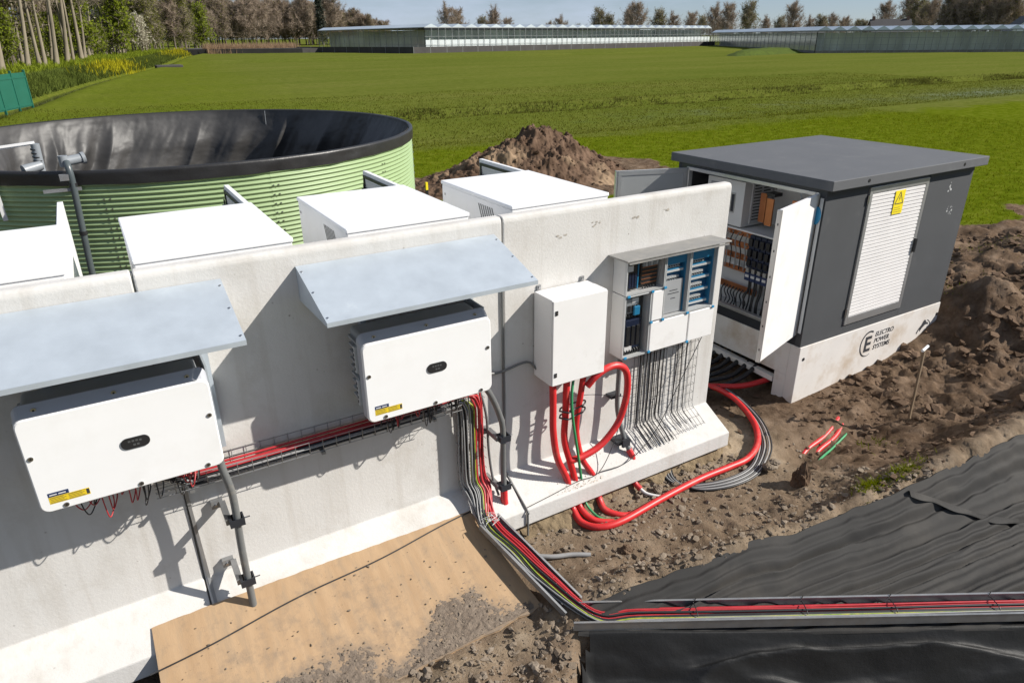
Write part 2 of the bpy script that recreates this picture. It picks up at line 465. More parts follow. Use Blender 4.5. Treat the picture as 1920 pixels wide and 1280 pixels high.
def leaf_mat(name, col, vscale=0.6, var=0.45, tr=0.4):
    m = bpy.data.materials.new(name); m.use_nodes = True
    N, L = m.node_tree.nodes, m.node_tree.links
    N.remove(N["Principled BSDF"])
    tcn = N.new("ShaderNodeTexCoord")
    n = N.new("ShaderNodeTexNoise"); n.inputs["Scale"].default_value = vscale; n.inputs["Detail"].default_value = 5
    L.new(tcn.outputs["Object"], n.inputs["Vector"])
    r = N.new("ShaderNodeValToRGB")
    r.color_ramp.elements[0].position = .3; r.color_ramp.elements[0].color = (*[c * (1 - var) for c in col], 1)
    r.color_ramp.elements[1].position = .7; r.color_ramp.elements[1].color = (*[c * (1 + var * .5) for c in col], 1)
    L.new(n.outputs["Fac"], r.inputs[0])
    d = N.new("ShaderNodeBsdfDiffuse"); t = N.new("ShaderNodeBsdfTranslucent"); x = N.new("ShaderNodeMixShader"); x.inputs[0].default_value = tr
    L.new(r.outputs[0], d.inputs[0]); L.new(r.outputs[0], t.inputs[0]); L.new(d.outputs[0], x.inputs[1]); L.new(t.outputs[0], x.inputs[2]); L.new(x.outputs[0], N["Material Output"].inputs["Surface"])
    return m

# ================================================================== SETTING: ground
X1, X2, X3 = 0.0656, 2.6907, 5.2621        # joints of the retaining wall
WT, ZS, TOE, ZT = 2.756, 0.359, 0.366, 0.164
TRAY0 = (2.50, -1.45); TDIR = (0.868, -0.496)   # bend of the floor tray and its direction

def ridge_y(x):
    return np.interp(x, [2.4, 3.6, 4.9, 5.5, 6.2, 7.2, 9.0, 12, 30], [-1.25, -1.52, -1.70, -1.82, -1.93, -2.03, -2.2, -2.4, -2.6])
def ridge_h(x):
    return np.interp(x, [2.2, 2.9, 4.0, 5.0, 5.7, 7.2, 9.0, 12, 20, 30], [0.0, 0.17, 0.27, 0.29, 0.36, 0.54, 0.74, 0.9, 0.5, 0.1])

DITCH_Y = [40, 55, 71, 93, 114, 140, 180, 240, 330]
DITCH_X = [-6.2, -3.4, -0.8, 3.6, 8.6, 15.0, 23.0, 37.0, 60.0]
def ditch_x(y): return np.interp(y, DITCH_Y, DITCH_X)

def in_ditch_zone(y): return sstep(38, 48, y) * (1 - sstep(230, 300, y))

def hs(x, y):
    """ground height without the crumbly noise"""
    x, y = np.asarray(x, float), np.asarray(y, float)
    z = 0.0 * x
    near = (1 - sstep(6.5, 9.5, x)) * (1 - sstep(1.0, 4.0, y)) * sstep(-6, -3, x)
    z = z - 0.15 * near
    z = z + 0.26 * sstep(8.6, 10.2, x) * (1 - sstep(1.0, 3.5, y)) * (1 - sstep(15, 19, x))
    z = z + 0.62 * np.exp(-((x - 10.62) / 0.70) ** 2 - ((y + 0.15) / 0.65) ** 2) + 0.38 * sstep(10.5, 14, x) * (1 - sstep(0.0, 2.5, y)) * (1 - sstep(17, 22, x))
    yr = ridge_y(x)
    z = z + ridge_h(x) * np.exp(-(np.minimum(y - yr, 0) / 0.34) ** 2 - (np.maximum(y - yr, 0) / np.interp(x, [2.5, 3.5, 5.2, 6.3, 8.0], [.30, .15, .17, .42, .48])) ** 2)
    z = z - 0.13 * np.exp(-((y + 0.74) / 0.20) ** 2) * sstep(5.5, 6.1, x) * (1 - sstep(7.0, 8.0, x))
    z = z + 0.12 * sstep(-0.40, -0.20, y) * (1 - sstep(5.2, 5.6, x)) * sstep(2.0, 2.6, x) * (1 - sstep(0.2, 0.5, y))
    z = z + 0.40 * sstep(0.03, 0.10, y) * (1 - sstep(5.1, 5.22, x)) * (1 - sstep(3, 8, y))
    # cable pit in front of the open station
    z = z - 0.12 * np.exp(-((x - 6.3) / 0.7) ** 2 - ((y - 1.2) / 0.9) ** 2)
    # basin: falls away beyond the tray, made steep to keep its side unlit
    s = -0.496 * (x - TRAY0[0]) - 0.868 * (y - TRAY0[1])
    q = x - 2.40 - (y + 1.6) * 0.78
    z = z - np.minimum(2.4 * np.maximum(s - 0.13, 0), 2.2) * sstep(-0.08, 0.12, q)
    z = z - 0.40 * (1 - sstep(-0.42, -0.22, x)) * (1 - sstep(-0.62, -0.44, y))
    # field: shallow ditches and the bank by the trees
    z = z - 0.32 * np.exp(-((y - 32.3 - 0.4 * np.sin(x * 0.13)) / 0.9) ** 2) * sstep(6, 12, x)
    z = z + 0.16 * np.exp(-((y - 34.3) / 1.2) ** 2) * sstep(6, 12, x)
    z = z - 0.5 * np.exp(-((y - 136.5) / 1.5) ** 2) * sstep(12, 25, x)
    z = z + 0.35 * sstep(139, 142, y) * sstep(12, 25, x)
    dz = in_ditch_zone(y)
    d = x - ditch_x(y)
    z = z + dz * (-0.85 * np.exp(-(d / 0.9) ** 2) + 0.75 * (1 - sstep(-4.0, -1.2, d)) + 0.12 * np.exp(-((d - 2) / 1.2) ** 2))
    return z

def foil_mask(x, y):
    """1 where the ground sheet or pit liner lies on the soil"""
    s = -0.496 * (x - TRAY0[0]) - 0.868 * (y - TRAY0[1])
    a = sstep(0.10, 0.22, ridge_y(x) - y) * sstep(2.5, 2.75, x + 0.3 * (y + 1.4))
    q = x - 2.40 - (y + 1.6) * 0.78
    b = sstep(0.05, 0.2, s) * sstep(-0.1, 0.1, q)
    return np.maximum(a, b)

def soil_mask(x, y):
    n = fbm(x, y, 0.5, 4, 5)
    yb = np.where(x > 9, 3.5 + 1.3 * n, 8 + n)
    m = (1 - sstep(-0.25, 0.35, y - yb)) * sstep(-16, -14, x) * (1 - sstep(24, 30, x + 4 * n)) * sstep(-14, -12, y)
    dm = np.hypot((x - 11.8) / 5.6, (y - 13.6) / 3.4) + 0.25 * n
    return np.maximum(m, 1 - sstep(0.85, 1.0, dm))

def H(x, y):
    x, y = np.asarray(x, float), np.asarray(y, float)
    z = hs(x, y)
    so = soil_mask(x, y) * (1 - foil_mask(x, y))
    so = so * (1 - 0.85 * np.exp(-((y - 0.04) / 0.14) ** 2) * sstep(6.6, 6.9, x) * (1 - sstep(9.6, 10, x)))
    loose = 0.35 + 0.65 * np.clip(sstep(5.6, 7.5, x) + sstep(-0.9, -1.2, y), 0, 1)
    far = sstep(7.4, 8.6, x)
    z = z + so * (0.075 * (1 + 1.1 * far) * loose * fbm(x, y, 2.1, 3, 21) + 0.055 * (1 + 0.9 * far) * loose * fbm(x, y, 6.0, 4, 31, .62)
                  + (0.012 + 0.028 * loose) * np.abs(fbm(x, y, 19.0, 2, 41)))
    z = z - 0.14 * foil_mask(x, y)
    g = 1 - soil_mask(x, y)
    z = z + g * (0.05 * fbm(x, y, 0.35, 3, 51) + 0.02 * fbm(x, y, 1.7, 2, 52))
    return z

def lines(*segs):
    out = []
    for a, b, st in segs: out += list(np.arange(a, b - st * 0.5, st))
    return np.array(out + [segs[-1][1]])

gx = lines((-2400, -200, 220), (-200, -30, 10), (-30, -4, 0.65), (-4, -0.6, 0.08), (-0.6, 9.2, 0.034), (9.2, 13, 0.05), (13, 20, 0.11), (20, 60, 0.6), (60, 300, 6), (300, 3000, 150))
gy = lines((-60, -5, 5), (-5, -3.2, 0.12), (-3.2, 1.3, 0.034), (1.3, 4.6, 0.07), (4.6, 12, 0.2), (12, 40, 0.33), (40, 200, 1.3), (200, 300, 5), (300, 3200, 120))
GX, GY = np.meshgrid(gx, gy, indexing='ij')
GZ = H(GX, GY)

def ground_material():
    m = bpy.data.materials.new("field_and_soil"); m.use_nodes = True
    N, L = m.node_tree.nodes, m.node_tree.links
    b = N["Principled BSDF"]; b.inputs["Roughness"].default_value = 0.9; b.inputs["Specular IOR Level"].default_value = 0.0
    tc = N.new("ShaderNodeTexCoord"); ps = tc.outputs["Object"]
    def noise(sc, det=6, rgh=0.6, st=(1, 1, 1)):
        mpn = N.new("ShaderNodeMapping"); mpn.inputs["Scale"].default_value = st; L.new(ps, mpn.inputs[0])
        n = N.new("ShaderNodeTexNoise"); n.inputs["Scale"].default_value = sc; n.inputs["Detail"].default_value = det; n.inputs["Roughness"].default_value = rgh
        L.new(mpn.outputs[0], n.inputs["Vector"]); return n.outputs["Fac"]
    def ramp(fac, *st):
        r = N.new("ShaderNodeValToRGB"); e = r.color_ramp.elements
        e[0].position, e[0].color = st[0][0], (*st[0][1], 1); e[1].position, e[1].color = st[-1][0], (*st[-1][1], 1)
        for p, c in st[1:-1]:
            k = e.new(p); k.color = (*c, 1)
        L.new(fac, r.inputs[0]); return r.outputs[0]
    def mix(f, a, c):
        x = N.new("ShaderNodeMix"); x.data_type = 'RGBA'
        L.new(f, x.inputs[0]); L.new(a, x.inputs[6]); L.new(c, x.inputs[7]); return x.outputs[2]
    at = N.new("ShaderNodeVertexColor"); at.layer_name = "mask"
    sp = N.new("ShaderNodeSeparateColor"); L.new(at.outputs["Color"], sp.inputs[0])
    # grass: broad tone, then blade-scale flecks
    broad = ramp(noise(0.07, 8, 0.7, (0.35, 1.8, 1)), (0.36, (0.076, 0.096, 0.013)), (0.52, (0.110, 0.120, 0.022)), (0.72, (0.156, 0.146, 0.040)))
    fine = ramp(noise(1.7, 10, 0.82, (0.7, 1.5, 1)), (0.36, (0.036, 0.056, 0.008)), (0.50, (0.096, 0.120, 0.020)), (0.66, (0.180, 0.180, 0.055)))
    mx0 = N.new("ShaderNodeMix"); mx0.data_type = 'RGBA'; mx0.inputs[0].default_value = 0.5
    L.new(broad, mx0.inputs[6]); L.new(fine, mx0.inputs[7])
    bright = ramp(noise(2.2, 10, 0.82), (0.34, (0.040, 0.062, 0.003)), (0.50, (0.092, 0.120, 0.006)), (0.68, (0.150, 0.168, 0.022)))
    grass = mix(sp.outputs[2], mx0.outputs[2], bright)
    at2 = N.new("ShaderNodeVertexColor"); at2.layer_name = "mask2"
    sp2 = N.new("ShaderNodeSeparateColor"); L.new(at2.outputs["Color"], sp2.inputs[0])
    rough_g = ramp(noise(2.2, 9, 0.8), (0.3, (0.034, 0.050, 0.007)), (0.5, (0.080, 0.098, 0.014)), (0.72, (0.15, 0.145, 0.032)))
    grass = mix(sp2.outputs[0], grass, rough_g)
    pale = ramp(noise(1.5, 9, 0.8, (0.5, 2, 1)), (0.42, (0.07, 0.095, 0.03)), (0.62, (0.17, 0.19, 0.13)), (0.8, (0.36, 0.36, 0.31)))
    grass = mix(sp2.outputs[1], grass, pale)
    # soil: damp dark crumbs to dry pale crust
    dark = ramp(noise(3.2, 10, 0.72), (0.30, (0.060, 0.038, 0.024)), (0.50, (0.132, 0.090, 0.061)), (0.72, (0.235, 0.172, 0.124)))
    sand = ramp(noise(4.5, 10, 0.7), (0.30, (0.17, 0.13, 0.09)), (0.52, (0.30, 0.235, 0.165)), (0.74, (0.42, 0.35, 0.265)))
    soil = mix(sp.outputs[1], dark, sand)
    path = ramp(noise(1.0, 6), (0.35, (0.18, 0.135, 0.10)), (0.7, (0.30, 0.24, 0.19)))
    grass = mix(sp2.outputs[2], grass, path)
    # ragged edge between soil and grass
    nn = noise(6.0, 8, 0.8)
    ad = N.new("ShaderNodeMath"); ad.operation = 'MULTIPLY_ADD'; ad.inputs[1].default_value = 0.9; ad.inputs[2].default_value = -0.45
    L.new(nn, ad.inputs[0])
    a2 = N.new("ShaderNodeMath"); a2.operation = 'ADD'; L.new(sp.outputs[0], a2.inputs[0]); L.new(ad.outputs[0], a2.inputs[1])
    st = N.new("ShaderNodeMapRange"); st.inputs["From Min"].default_value = 0.4; st.inputs["From Max"].default_value = 0.6; L.new(a2.outputs[0], st.inputs["Value"])
    L.new(mix(st.outputs[0], grass, soil), b.inputs["Base Color"])
    bp = N.new("ShaderNodeBump"); bp.inputs["Strength"].default_value = 0.75; bp.inputs["Distance"].default_value = 0.03
    L.new(noise(22, 9, 0.75), bp.inputs["Height"])
    L.new(bp.outputs[0], b.inputs["Normal"])
    return m
M_GROUND = ground_material()
ground = grid_mesh("ground", GX, GY, GZ, M_GROUND)
tag(ground, "green field and churned brown soil around the equipment", None, None, "structure")
sm = soil_mask(GX, GY)
n1 = fbm(GX, GY, 0.9, 4, 61)
sand = np.clip(0.30 * (1 - sstep(5.6, 6.6, GX + 0.5 * n1)) + 0.95 * np.exp(-((GX - 5.55) / 0.45) ** 2 - ((GY + 0.15) / 0.5) ** 2) + 0.25 * np.exp(-((GY + 0.45) / 0.2) ** 2) * (1 - sstep(5, 6, GX)) - 0.3 * n1, 0, 1) * (1 - sstep(2, 4, GY))
sand = np.clip(np.maximum(sand, 0.60 * np.exp(-((GY - ridge_y(GX) + 0.08) / 0.16) ** 2) * (1 - sstep(8, 10, GX))) + 0.25 * n1 * sm, 0, 1)
bright = sstep(0, 1.4, (21.8 - 0.05 * GX) - GY + 1.5 * n1) * (1 - sm)
bright = np.clip(bright + 0.55 * np.exp(-((GY - 27) / 4.0) ** 2) * sstep(5, 9, 60 - GX) * 0.3, 0, 1)
leftg = (1 - sstep(2, 14, GX - 0.1 * GY)) * sstep(12, 16, GY) * 0.5
bright = np.clip(np.maximum(bright, leftg + 0.2 * n1), 0, 1)
ca = ground.data.color_attributes.new("mask", 'FLOAT_COLOR', 'POINT')
ca.data.foreach_set("color", np.stack([sm, sand, bright, np.ones_like(sm)], -1).astype(np.float32).ravel())
dd = GX - ditch_x(GY)
roughg = 0.32 * (np.exp(-((GY - 52 - .05 * GX) / .35) ** 2) + np.exp(-((GY - 54.2 - .05 * GX) / .35) ** 2)) * sstep(8, 14, GX) + 0.8 * np.exp(-((GY - 33.0 - 0.8 * n1) / 0.9) ** 2) * sstep(6, 12, GX) * np.clip(0.6 + n1, 0.1, 1) + np.exp(-((GY - 136.5) / 2.2) ** 2) * sstep(12, 25, GX) \
    + in_ditch_zone(GY) * np.exp(-((dd + 1.5) / 2.2) ** 2) + 0.6 * np.exp(-((GY - 29) / 2.6) ** 2) * sstep(6, 20, GX) * np.clip(0.5 + n1, 0, 1)
pale = np.exp(-((GX - 58) / 9) ** 2 - ((GY - 23.5) / 1.7) ** 2) + 0.5 * np.exp(-((GY - 25.5) / 2.2) ** 2) * sstep(18, 30, GX) * np.clip(0.3 + n1, 0, 1)
pathm = in_ditch_zone(GY) * np.exp(-((dd + 5.4 + 0.6 * n1) / 0.9) ** 2)
cb = ground.data.color_attributes.new("mask2", 'FLOAT_COLOR', 'POINT')
cb.data.foreach_set("color", np.stack([np.clip(roughg, 0, 1), np.clip(pale, 0, 1), np.clip(pathm, 0, 1), np.ones_like(sm)], -1).astype(np.float32).ravel())

# ditch water
wy = np.arange(42, 236, 2.0)
wx = ditch_x(wy)
WX = np.stack([wx - 0.75, wx + 0.75], 0); WY = np.stack([wy, wy], 0)
M_WATER = mat("ditch_water", (0.03, 0.032, 0.018), rough=0.12, var=0.3, vscale=0.5, rvar=0.05, spec=0.5, bump=0.1, bscale=3)
tag(grid_mesh("ditch_water", WX, WY, WX * 0 - 0.42, M_WATER), "narrow brown ditch water below the wooded bank", None, None, "structure")

# ------------------------------------------------------------------ ground sheet and pit liner
def tray_pt(t, off=0.0):
    return TRAY0[0] + TDIR[0] * t + 0.496 * off, TRAY0[1] + TDIR[1] * t + 0.868 * off   # off > 0: away from the camera

us = np.linspace(0, 1, 330); vs_ = np.linspace(0, 1, 150)
U, V = np.meshgrid(us, vs_, indexing='ij')
ax_ = 2.56 + U * 12.0
ay_ = ridge_y(ax_) - 0.10 + 0.06 * fbm(ax_, ax_ * 0, 2.2, 3, 71)
tt = U * 9.0 - 0.03
bx_, by_ = TRAY0[0] + TDIR[0] * tt - 0.496 * 0.14, TRAY0[1] + TDIR[1] * tt - 0.868 * 0.14
FX = ax_ + (bx_ - ax_) * V; FY = ay_ + (by_ - ay_) * V
width = np.hypot(bx_ - ax_, by_ - ay_)
ph = V * width * 2.6 + 1.5 * fbm(FX * .6, FY, 0.9, 3, 72) + 0.5 * U
warp = V * width * 3.1 + 0.9 * fbm(FX * .5, FY, 1.3, 3, 76)
wq = V * width + 0.05 * fbm(FX * .5, FY * .5, 1.0, 2, 78)
pl = 1 - 2 * np.abs(fbm(U * 2.6, wq * 3.9, 1.0, 2, 77, .5))
pl2 = 1 - 2 * np.abs(fbm(U * 3.4 + 7, wq * 8.5, 1.0, 2, 80, .5))
kk_ = wq * 3.4 + 0.55 * fbm(U * 1.8, wq * .8, 1.0, 2, 88)
am_ = np.clip(0.60 + 1.1 * fbm(U * 2.2 + 3, wq * 1.6, 1.0, 2, 89), 0.12, 1.2)
fine = 1.15 * am_ * (np.sin(2 * PI * kk_) + 0.38 * np.sin(4 * PI * kk_ + .6)) + 0.55 * am_ * np.sin(2 * PI * (kk_ * 2.37 + .3 * fbm(U * 2, wq, 1.0, 2, 90))) + 0.8 * pl ** 3 + 0.35 * fbm(U * 5.0, wq * 11.0, 1.0, 3, 79, .55)
r1_ = np.abs(np.sin(ph * PI)) ** 0.8; r2_ = np.abs(np.sin(ph * 2.3 * PI + 1.7 + 2 * fbm(FX, FY, 0.8, 2, 75)))
amp = np.clip(0.55 + 1.1 * fbm(FX * 0.35, FY, 1.1, 3, 73), 0.05, 1.2) * sstep(0, 0.5, width * V) * sstep(0, 0.25, width * (1 - V))
FZ = hs(FX, FY) + 0.03 + 0.05 * fine * sstep(0, 0.4, width * V) * sstep(0, 0.2, width * (1 - V))
FZ = np.where(V < 0.015, FZ - 0.05, FZ)
foil = grid_mesh("ground_sheet", FX, FY, FZ, M_GEOT)
tag(foil, "matt dark grey ground sheet lying in folds beyond the cable tray", "ground sheet")
# overlap seam of the sheet
se = spline([(5.80, -2.02, 0), (6.1, -2.22, 0), (6.45, -2.46, 0), (6.9, -2.75, 0)], 10)
pts_t = []
mb = MB()
L_, R_ = [], []
for i, p in enumerate(se):
    z = float(hs(p.x, p.y)) + 0.035
    pts_t.append((p.x, p.y, z))
for i in range(len(pts_t) - 1):
    a, b = Vector(pts_t[i]), Vector(pts_t[i + 1])
    d = (b - a).normalized(); sd = Vector((d.y, -d.x, 0))
    wa, wb = 0.045 + 0.02 * math.sin(i * 0.7), 0.045 + 0.02 * math.sin((i + 1) * 0.7)
    mb.add([a - sd * wa, b - sd * wb, b + Vector((0, 0, .035)), a + Vector((0, 0, .035)), a + sd * wa, b + sd * wb], [(0, 1, 2, 3), (3, 2, 5, 4)], True)
mb.build("overlap_seam", M_GEOT, foil)

us2 = np.linspace(0, 1, 220); vs2 = np.linspace(0, 1, 170)
U2, V2 = np.meshgrid(us2, vs2, indexing='ij')
tt2 = -0.45 + U2 * 8.0
dist = 0.105 + V2 * 1.3
PX = TRAY0[0] + TDIR[0] * tt2 - 0.496 * dist; PY = TRAY0[1] + TDIR[1] * tt2 - 0.868 * dist
wr = np.sin((V2 * 7 + 0.9 * fbm(PX, PY, 0.8, 3, 81) + 0.8 * U2) * 2 * PI) * np.clip(0.3 + fbm(PX, PY, 0.9, 2, 82), 0, 1)
rib = sum(a_ * np.exp(-((dist - d_ - s_ * U2 - .02 * np.sin(9 * U2 + q_) - .03 * fbm(U2 * 7, U2 * 0, 1.0, 3, 87 + q_)) / w_) ** 2) for q_, (d_, s_, w_, a_) in enumerate([(.30, .10, .035, .05), (.46, .22, .03, .06), (.66, .12, .04, .06), (.9, .25, .05, .06), (.22, .45, .03, .05), (.6, .5, .04, .05)]))
PZ = hs(PX, PY) + 0.03 + 0.8 * rib + 0.10 * sstep(0, .25, V2) + 0.07 * wr * sstep(0, 0.12, V2) + 0.08 * fbm(U2 * 8, V2 * 6, 1.6, 4, 85) * sstep(0, .1, V2) + 0.11 * (1 - 2 * np.abs(fbm(U2 * 3.0, dist * 3.4 + .4 * U2, 1.0, 2, 86, .5))) ** 3 * sstep(0, .1, V2)
PQ = (PX - 2.40 - (PY + 1.6) * 0.78 + 0.10 * fbm(PX, PY, 3.0, 3, 84))[:-1, :-1] > 0.05
tag(grid_mesh("pit_liner", PX, PY, PZ, M_PITL, None, True, PQ), "black liner dropping steeply into the pit below the cable tray", "pit liner")
us3 = np.linspace(-2.6, -0.05, 60); vs3 = np.linspace(-2.6, -0.40, 60)
QX, QY = np.meshgrid(us3, vs3, indexing='ij')
tag(grid_mesh("pit_liner", QX, QY, hs(QX, QY) + 0.03 + 0.02 * fbm(QX, QY, 3, 3, 83), M_PITL), "black liner at the wall foot left of the plywood board", "pit liner")

# ------------------------------------------------------------------ crumbs of soil
ICO_V = None
def ico():
    t = (1 + 5 ** 0.5) / 2
    v = np.array([(-1, t, 0), (1, t, 0), (-1, -t, 0), (1, -t, 0), (0, -1, t), (0, 1, t), (0, -1, -t), (0, 1, -t), (t, 0, -1), (t, 0, 1), (-t, 0, -1), (-t, 0, 1)]) / math.hypot(1, t)
    f = np.array([(0, 11, 5), (0, 5, 1), (0, 1, 7), (0, 7, 10), (0, 10, 11), (1, 5, 9), (5, 11, 4), (11, 10, 2), (10, 7, 6), (7, 1, 8), (3, 9, 4), (3, 4, 2), (3, 2, 6), (3, 6, 8), (3, 8, 9), (4, 9, 5), (2, 4, 11), (6, 2, 10), (8, 6, 7), (9, 8, 1)])
    return v, f
def crumbs(name, P, R, material, parent=None, label=None, cat=None):
    v, f = ico(); n = len(P)
    J = 1 + 0.55 * (rng.random((n, 12, 1)) - 0.5) * 2
    S = 0.6 + 0.8 * rng.random((n, 1, 3)); S[:, :, 2] *= 0.62
    VV = (v[None] * J * S * R[:, None, None]) + P[:, None, :]
    FF = f[None] + (np.arange(n) * 12)[:, None, None]
    o = tri_mesh(name, VV.reshape(-1, 3), FF.reshape(-1, 3), material, parent, False)
    return tag(o, label, cat, None, "stuff")
M_CLOD = mat("soil_crumb", (0.175, 0.120, 0.083), rough=0.95, var=0.4, vscale=2.5, bump=0.4, bscale=60, spec=0.05, vcol2=(0.085, 0.056, 0.037))
M_CLODS = mat("dry_soil_crumb", (0.27, 0.225, 0.18), rough=0.95, var=0.4, vscale=3.0, bump=0.4, bscale=60, spec=0.05, vcol2=(0.14, 0.105, 0.073))
def scatter(n, x0, x1, y0, y1, keep):
    x = rng.uniform(x0, x1, n); y = rng.uniform(y0, y1, n)
    k = keep(x, y) > rng.random(n); return x[k], y[k]
x, y = scatter(14000, 5.5, 16.5, -2.0, 3.2, lambda x, y: soil_mask(x, y) * (1 - foil_mask(x, y)) * np.clip(0.25 + fbm(x, y, 0.9, 2, 91), 0.03, 1) * np.where((x > 6.8) & (x < 9.9) & (y > 0.05), 0, 1))
r = 0.010 + 0.055 * rng.random(len(x)) ** 3.2 * np.where(x > 7.8, 1.25, .7)
crumbs("soil_crumbs", np.stack([x, y, H(x, y) + r * 0.2], -1), r, M_CLOD, None, "loose dark brown soil crumbs around the transformer station", "soil")
x, y = scatter(13000, 1.2, 6.2, -2.3, -0.12, lambda x, y: (1 - foil_mask(x, y)) * np.clip(0.25 + 0.8 * fbm(x, y, 1.3, 2, 92) + 0.5 * sstep(-1.0, -1.4, y), 0.04, 1) * np.where((x < 2.5) & (y > -1.12), 0, 1))
r = 0.005 + 0.026 * rng.random(len(x)) ** 5
crumbs("dry_soil_crumbs", np.stack([x, y, H(x, y) + r * 0.2], -1), r, M_CLODS, None, "loose pale dry soil crumbs in front of the wall foot", "soil")
# soil broken away under the wall foot
ux, uv = np.meshgrid(np.linspace(2.66, 5.40, 260), np.linspace(0, 1, 26), indexing='ij')
sy_ = -0.22 - 0.17 * uv ** 0.8 - 0.09 * fbm(ux, uv * .4, 2.2, 3, 94) * (0.4 + uv) - 0.035 * np.abs(fbm(ux, uv * .3, 9.0, 3, 95))
sz_ = 0.03 - 0.20 * uv + 0.02 * fbm(ux, uv * .3, 12.0, 2, 96)
us_ = grid_mesh("soil_face", ux, sy_, sz_, mat("yellow_subsoil", (0.26, 0.20, 0.125), rough=0.95, var=0.4, vscale=5, bump=0.7, bscale=40, spec=0.1, vcol2=(0.13, 0.095, 0.06)), None, False)
tag(us_, "crumbling yellow-brown soil face packed under the wall foot", "soil", None, "stuff")
x, y = scatter(500, 2.7, 5.4, -0.62, -0.34, lambda x, y: np.clip(0.5 + fbm(x, y, 1.6, 2, 93), 0.05, 1))
r = 0.008 + 0.030 * rng.random(len(x)) ** 3
crumbs("soil_lumps", np.stack([x, y, H(x, y) + r * .3], -1), r, M_CLODS, None, "dry soil lumps fallen along the wall foot", "soil")

# big clods and stones one can pick out
def clod(name, c, s, seed, material, label, cat, group=None):
    bm = bmesh.new()
    bmesh.ops.create_icosphere(bm, subdivisions=4, radius=1.0)
    r_ = np.random.default_rng(seed)
    o1 = r_.uniform(0, 50, 3)
    for v in bm.verts:
        d = 1 + 0.45 * float(fbm(v.co.x * 1.1 + o1[0] + v.co.z, v.co.y * 1.1 + o1[1] - v.co.z * .7, 1.0, 3, seed)) + 0.34 * float(fbm(v.co.x + v.co.z + o1[2], v.co.y - v.co.z, 4.0, 4, seed + 3, .65))
        v.co = Vector((v.co.x * s[0] * d, v.co.y * s[1] * d, v.co.z * s[2] * d))
    me = bpy.data.meshes.new(name); bm.to_mesh(me); bm.free()
    me.materials.append(material)
    o = link(name, me, None, c)
    return tag(o, label, cat, group)
clod("soil_clod", (5.50, -1.13, float(hs(5.5, -1.13)) + .06), (0.085, 0.07, 0.19), 3, M_CLOD, "upright dark earth clod at the end of the cable trench", "clod")
clod("concrete_lump", (5.45, -0.80, -0.06), (0.10, 0.06, 0.05), 4, M_CLODS, "pale broken lump lying left of the upright earth clod", "rubble")
clod("stone", (4.18, -0.47, -0.10), (0.05, 0.04, 0.045), 5, M_CLODS, "pale stone on the soil under the long red conduit", "stone")
clod("soil_clod", (3.35, -.98, float(hs(3.35, -.98)) + .02), (0.06, 0.05, 0.05), 6, M_CLOD, "dark round clod on bare soil right of the cable tray", "clod")
clod("soil_clod", (9.0, -0.95, float(hs(9.0, -.95)) + .04), (0.13, 0.11, 0.10), 8, M_CLOD, "large brown clod on the ridge right of the stake", "clod")
clod("stone", (9.2, -2.0, float(hs(9.2, -2.0)) + .02), (0.07, 0.06, 0.05), 9, M_CLODS, "pale grey stone on the ridge beside the ground sheet", "stone")

# ================================================================== retaining wall panels
def wall_panel(xa, xb, label):
    prof = [(0.0, ZS), (-TOE, ZT), (-TOE - 0.004, 0.0), (0.30, 0.0), (0.30, 0.16), (0.15, 0.22), (0.13, WT)]
    # rounded top edges
    prof = prof[:-1] + [(0.13, WT - 0.035), (0.118, WT - 0.010), (0.09, WT), (0.035, WT), (0.011, WT - 0.011), (0.0, WT - 0.04)]
    # subdivide lengthwise so that the faces shade softly
    m = MB(); m.prism([(p[0], p[1]) for p in prof], 0, xa + 0.006, xb - 0.006)
    o = m.build("retaining_wall_panel", M_CONC, None, label, "wall panel", "concrete wall panels")
    bm = bmesh.new(); bm.from_mesh(o.data)
    bmesh.ops.recalc_face_normals(bm, faces=bm.faces)
    es = [e for e in bm.edges if len(e.link_faces) == 2 and e.calc_face_angle(0) > 0.35]
    bmesh.ops.bevel(bm, geom=es, offset=0.010, segments=2, profile=0.5, affect='EDGES', clamp_overlap=True)
    bm.to_mesh(o.data); bm.free()
    return o
wall_panel(X1 - 2.62, X1, "pale concrete wall panel behind the inverter at the left picture edge")
wall_panel(X1, X2, "pale concrete wall panel carrying the inverter with the low slanted canopy, plywood at its foot")
wp = wall_panel(X2, X3, "free-ending pale concrete wall panel with red conduits and meter board")
# rubber strips in the joints
for xj, lab in ((X1, "dark strip in the wall joint right of the left inverter"), (X2, "dark strip in the wall joint left of the small white enclosure")):
    m = MB(); m.box((xj - 0.004, 0.016, 0.05), (xj + 0.004, 0.115, WT - 0.012)); m.prism([(-TOE + .02, .01), (-TOE + .02, .145), (.01, .335), (.01, .01)], 0, xj - .004, xj + .004)
    m.build("joint_strip", M_GREYPIPE, None, lab, "joint strip", "joint strips")
# thin steel bar that runs down the left joint, and the cable down the right joint
m = MB(); m.bar((X1 + 0.004, -0.012, 1.46), (X1 + 0.03, -0.014, 0.36), 0.022, 0.012, (0, 1, 0)); m.bar((X1 + 0.03, -0.014, 0.36), (X1 + 0.035, -0.36, 0.178), 0.022, 0.01)
m.build("steel_strip", M_GALVT, None, "thin steel strip running down the wall under the left inverter", "steel strip")
m = MB(); m.tube(spline([(X2 - 0.02, -0.012, 2.5), (X2 - 0.018, -0.012, 1.5), (X2 - 0.014, -0.012, 0.5), (X2, -0.03, 0.35), (X2 + 0.002, -TOE, 0.175), (X2 + 0.004, -TOE - 0.016, 0.12), (X2 + 0.004, -TOE - 0.018, -0.1)], 8), 0.009, 6)
m.build("earth_wire", M_GREYPIPE, None, "grey earth wire running down beside the wall joint to its foot", "wire")
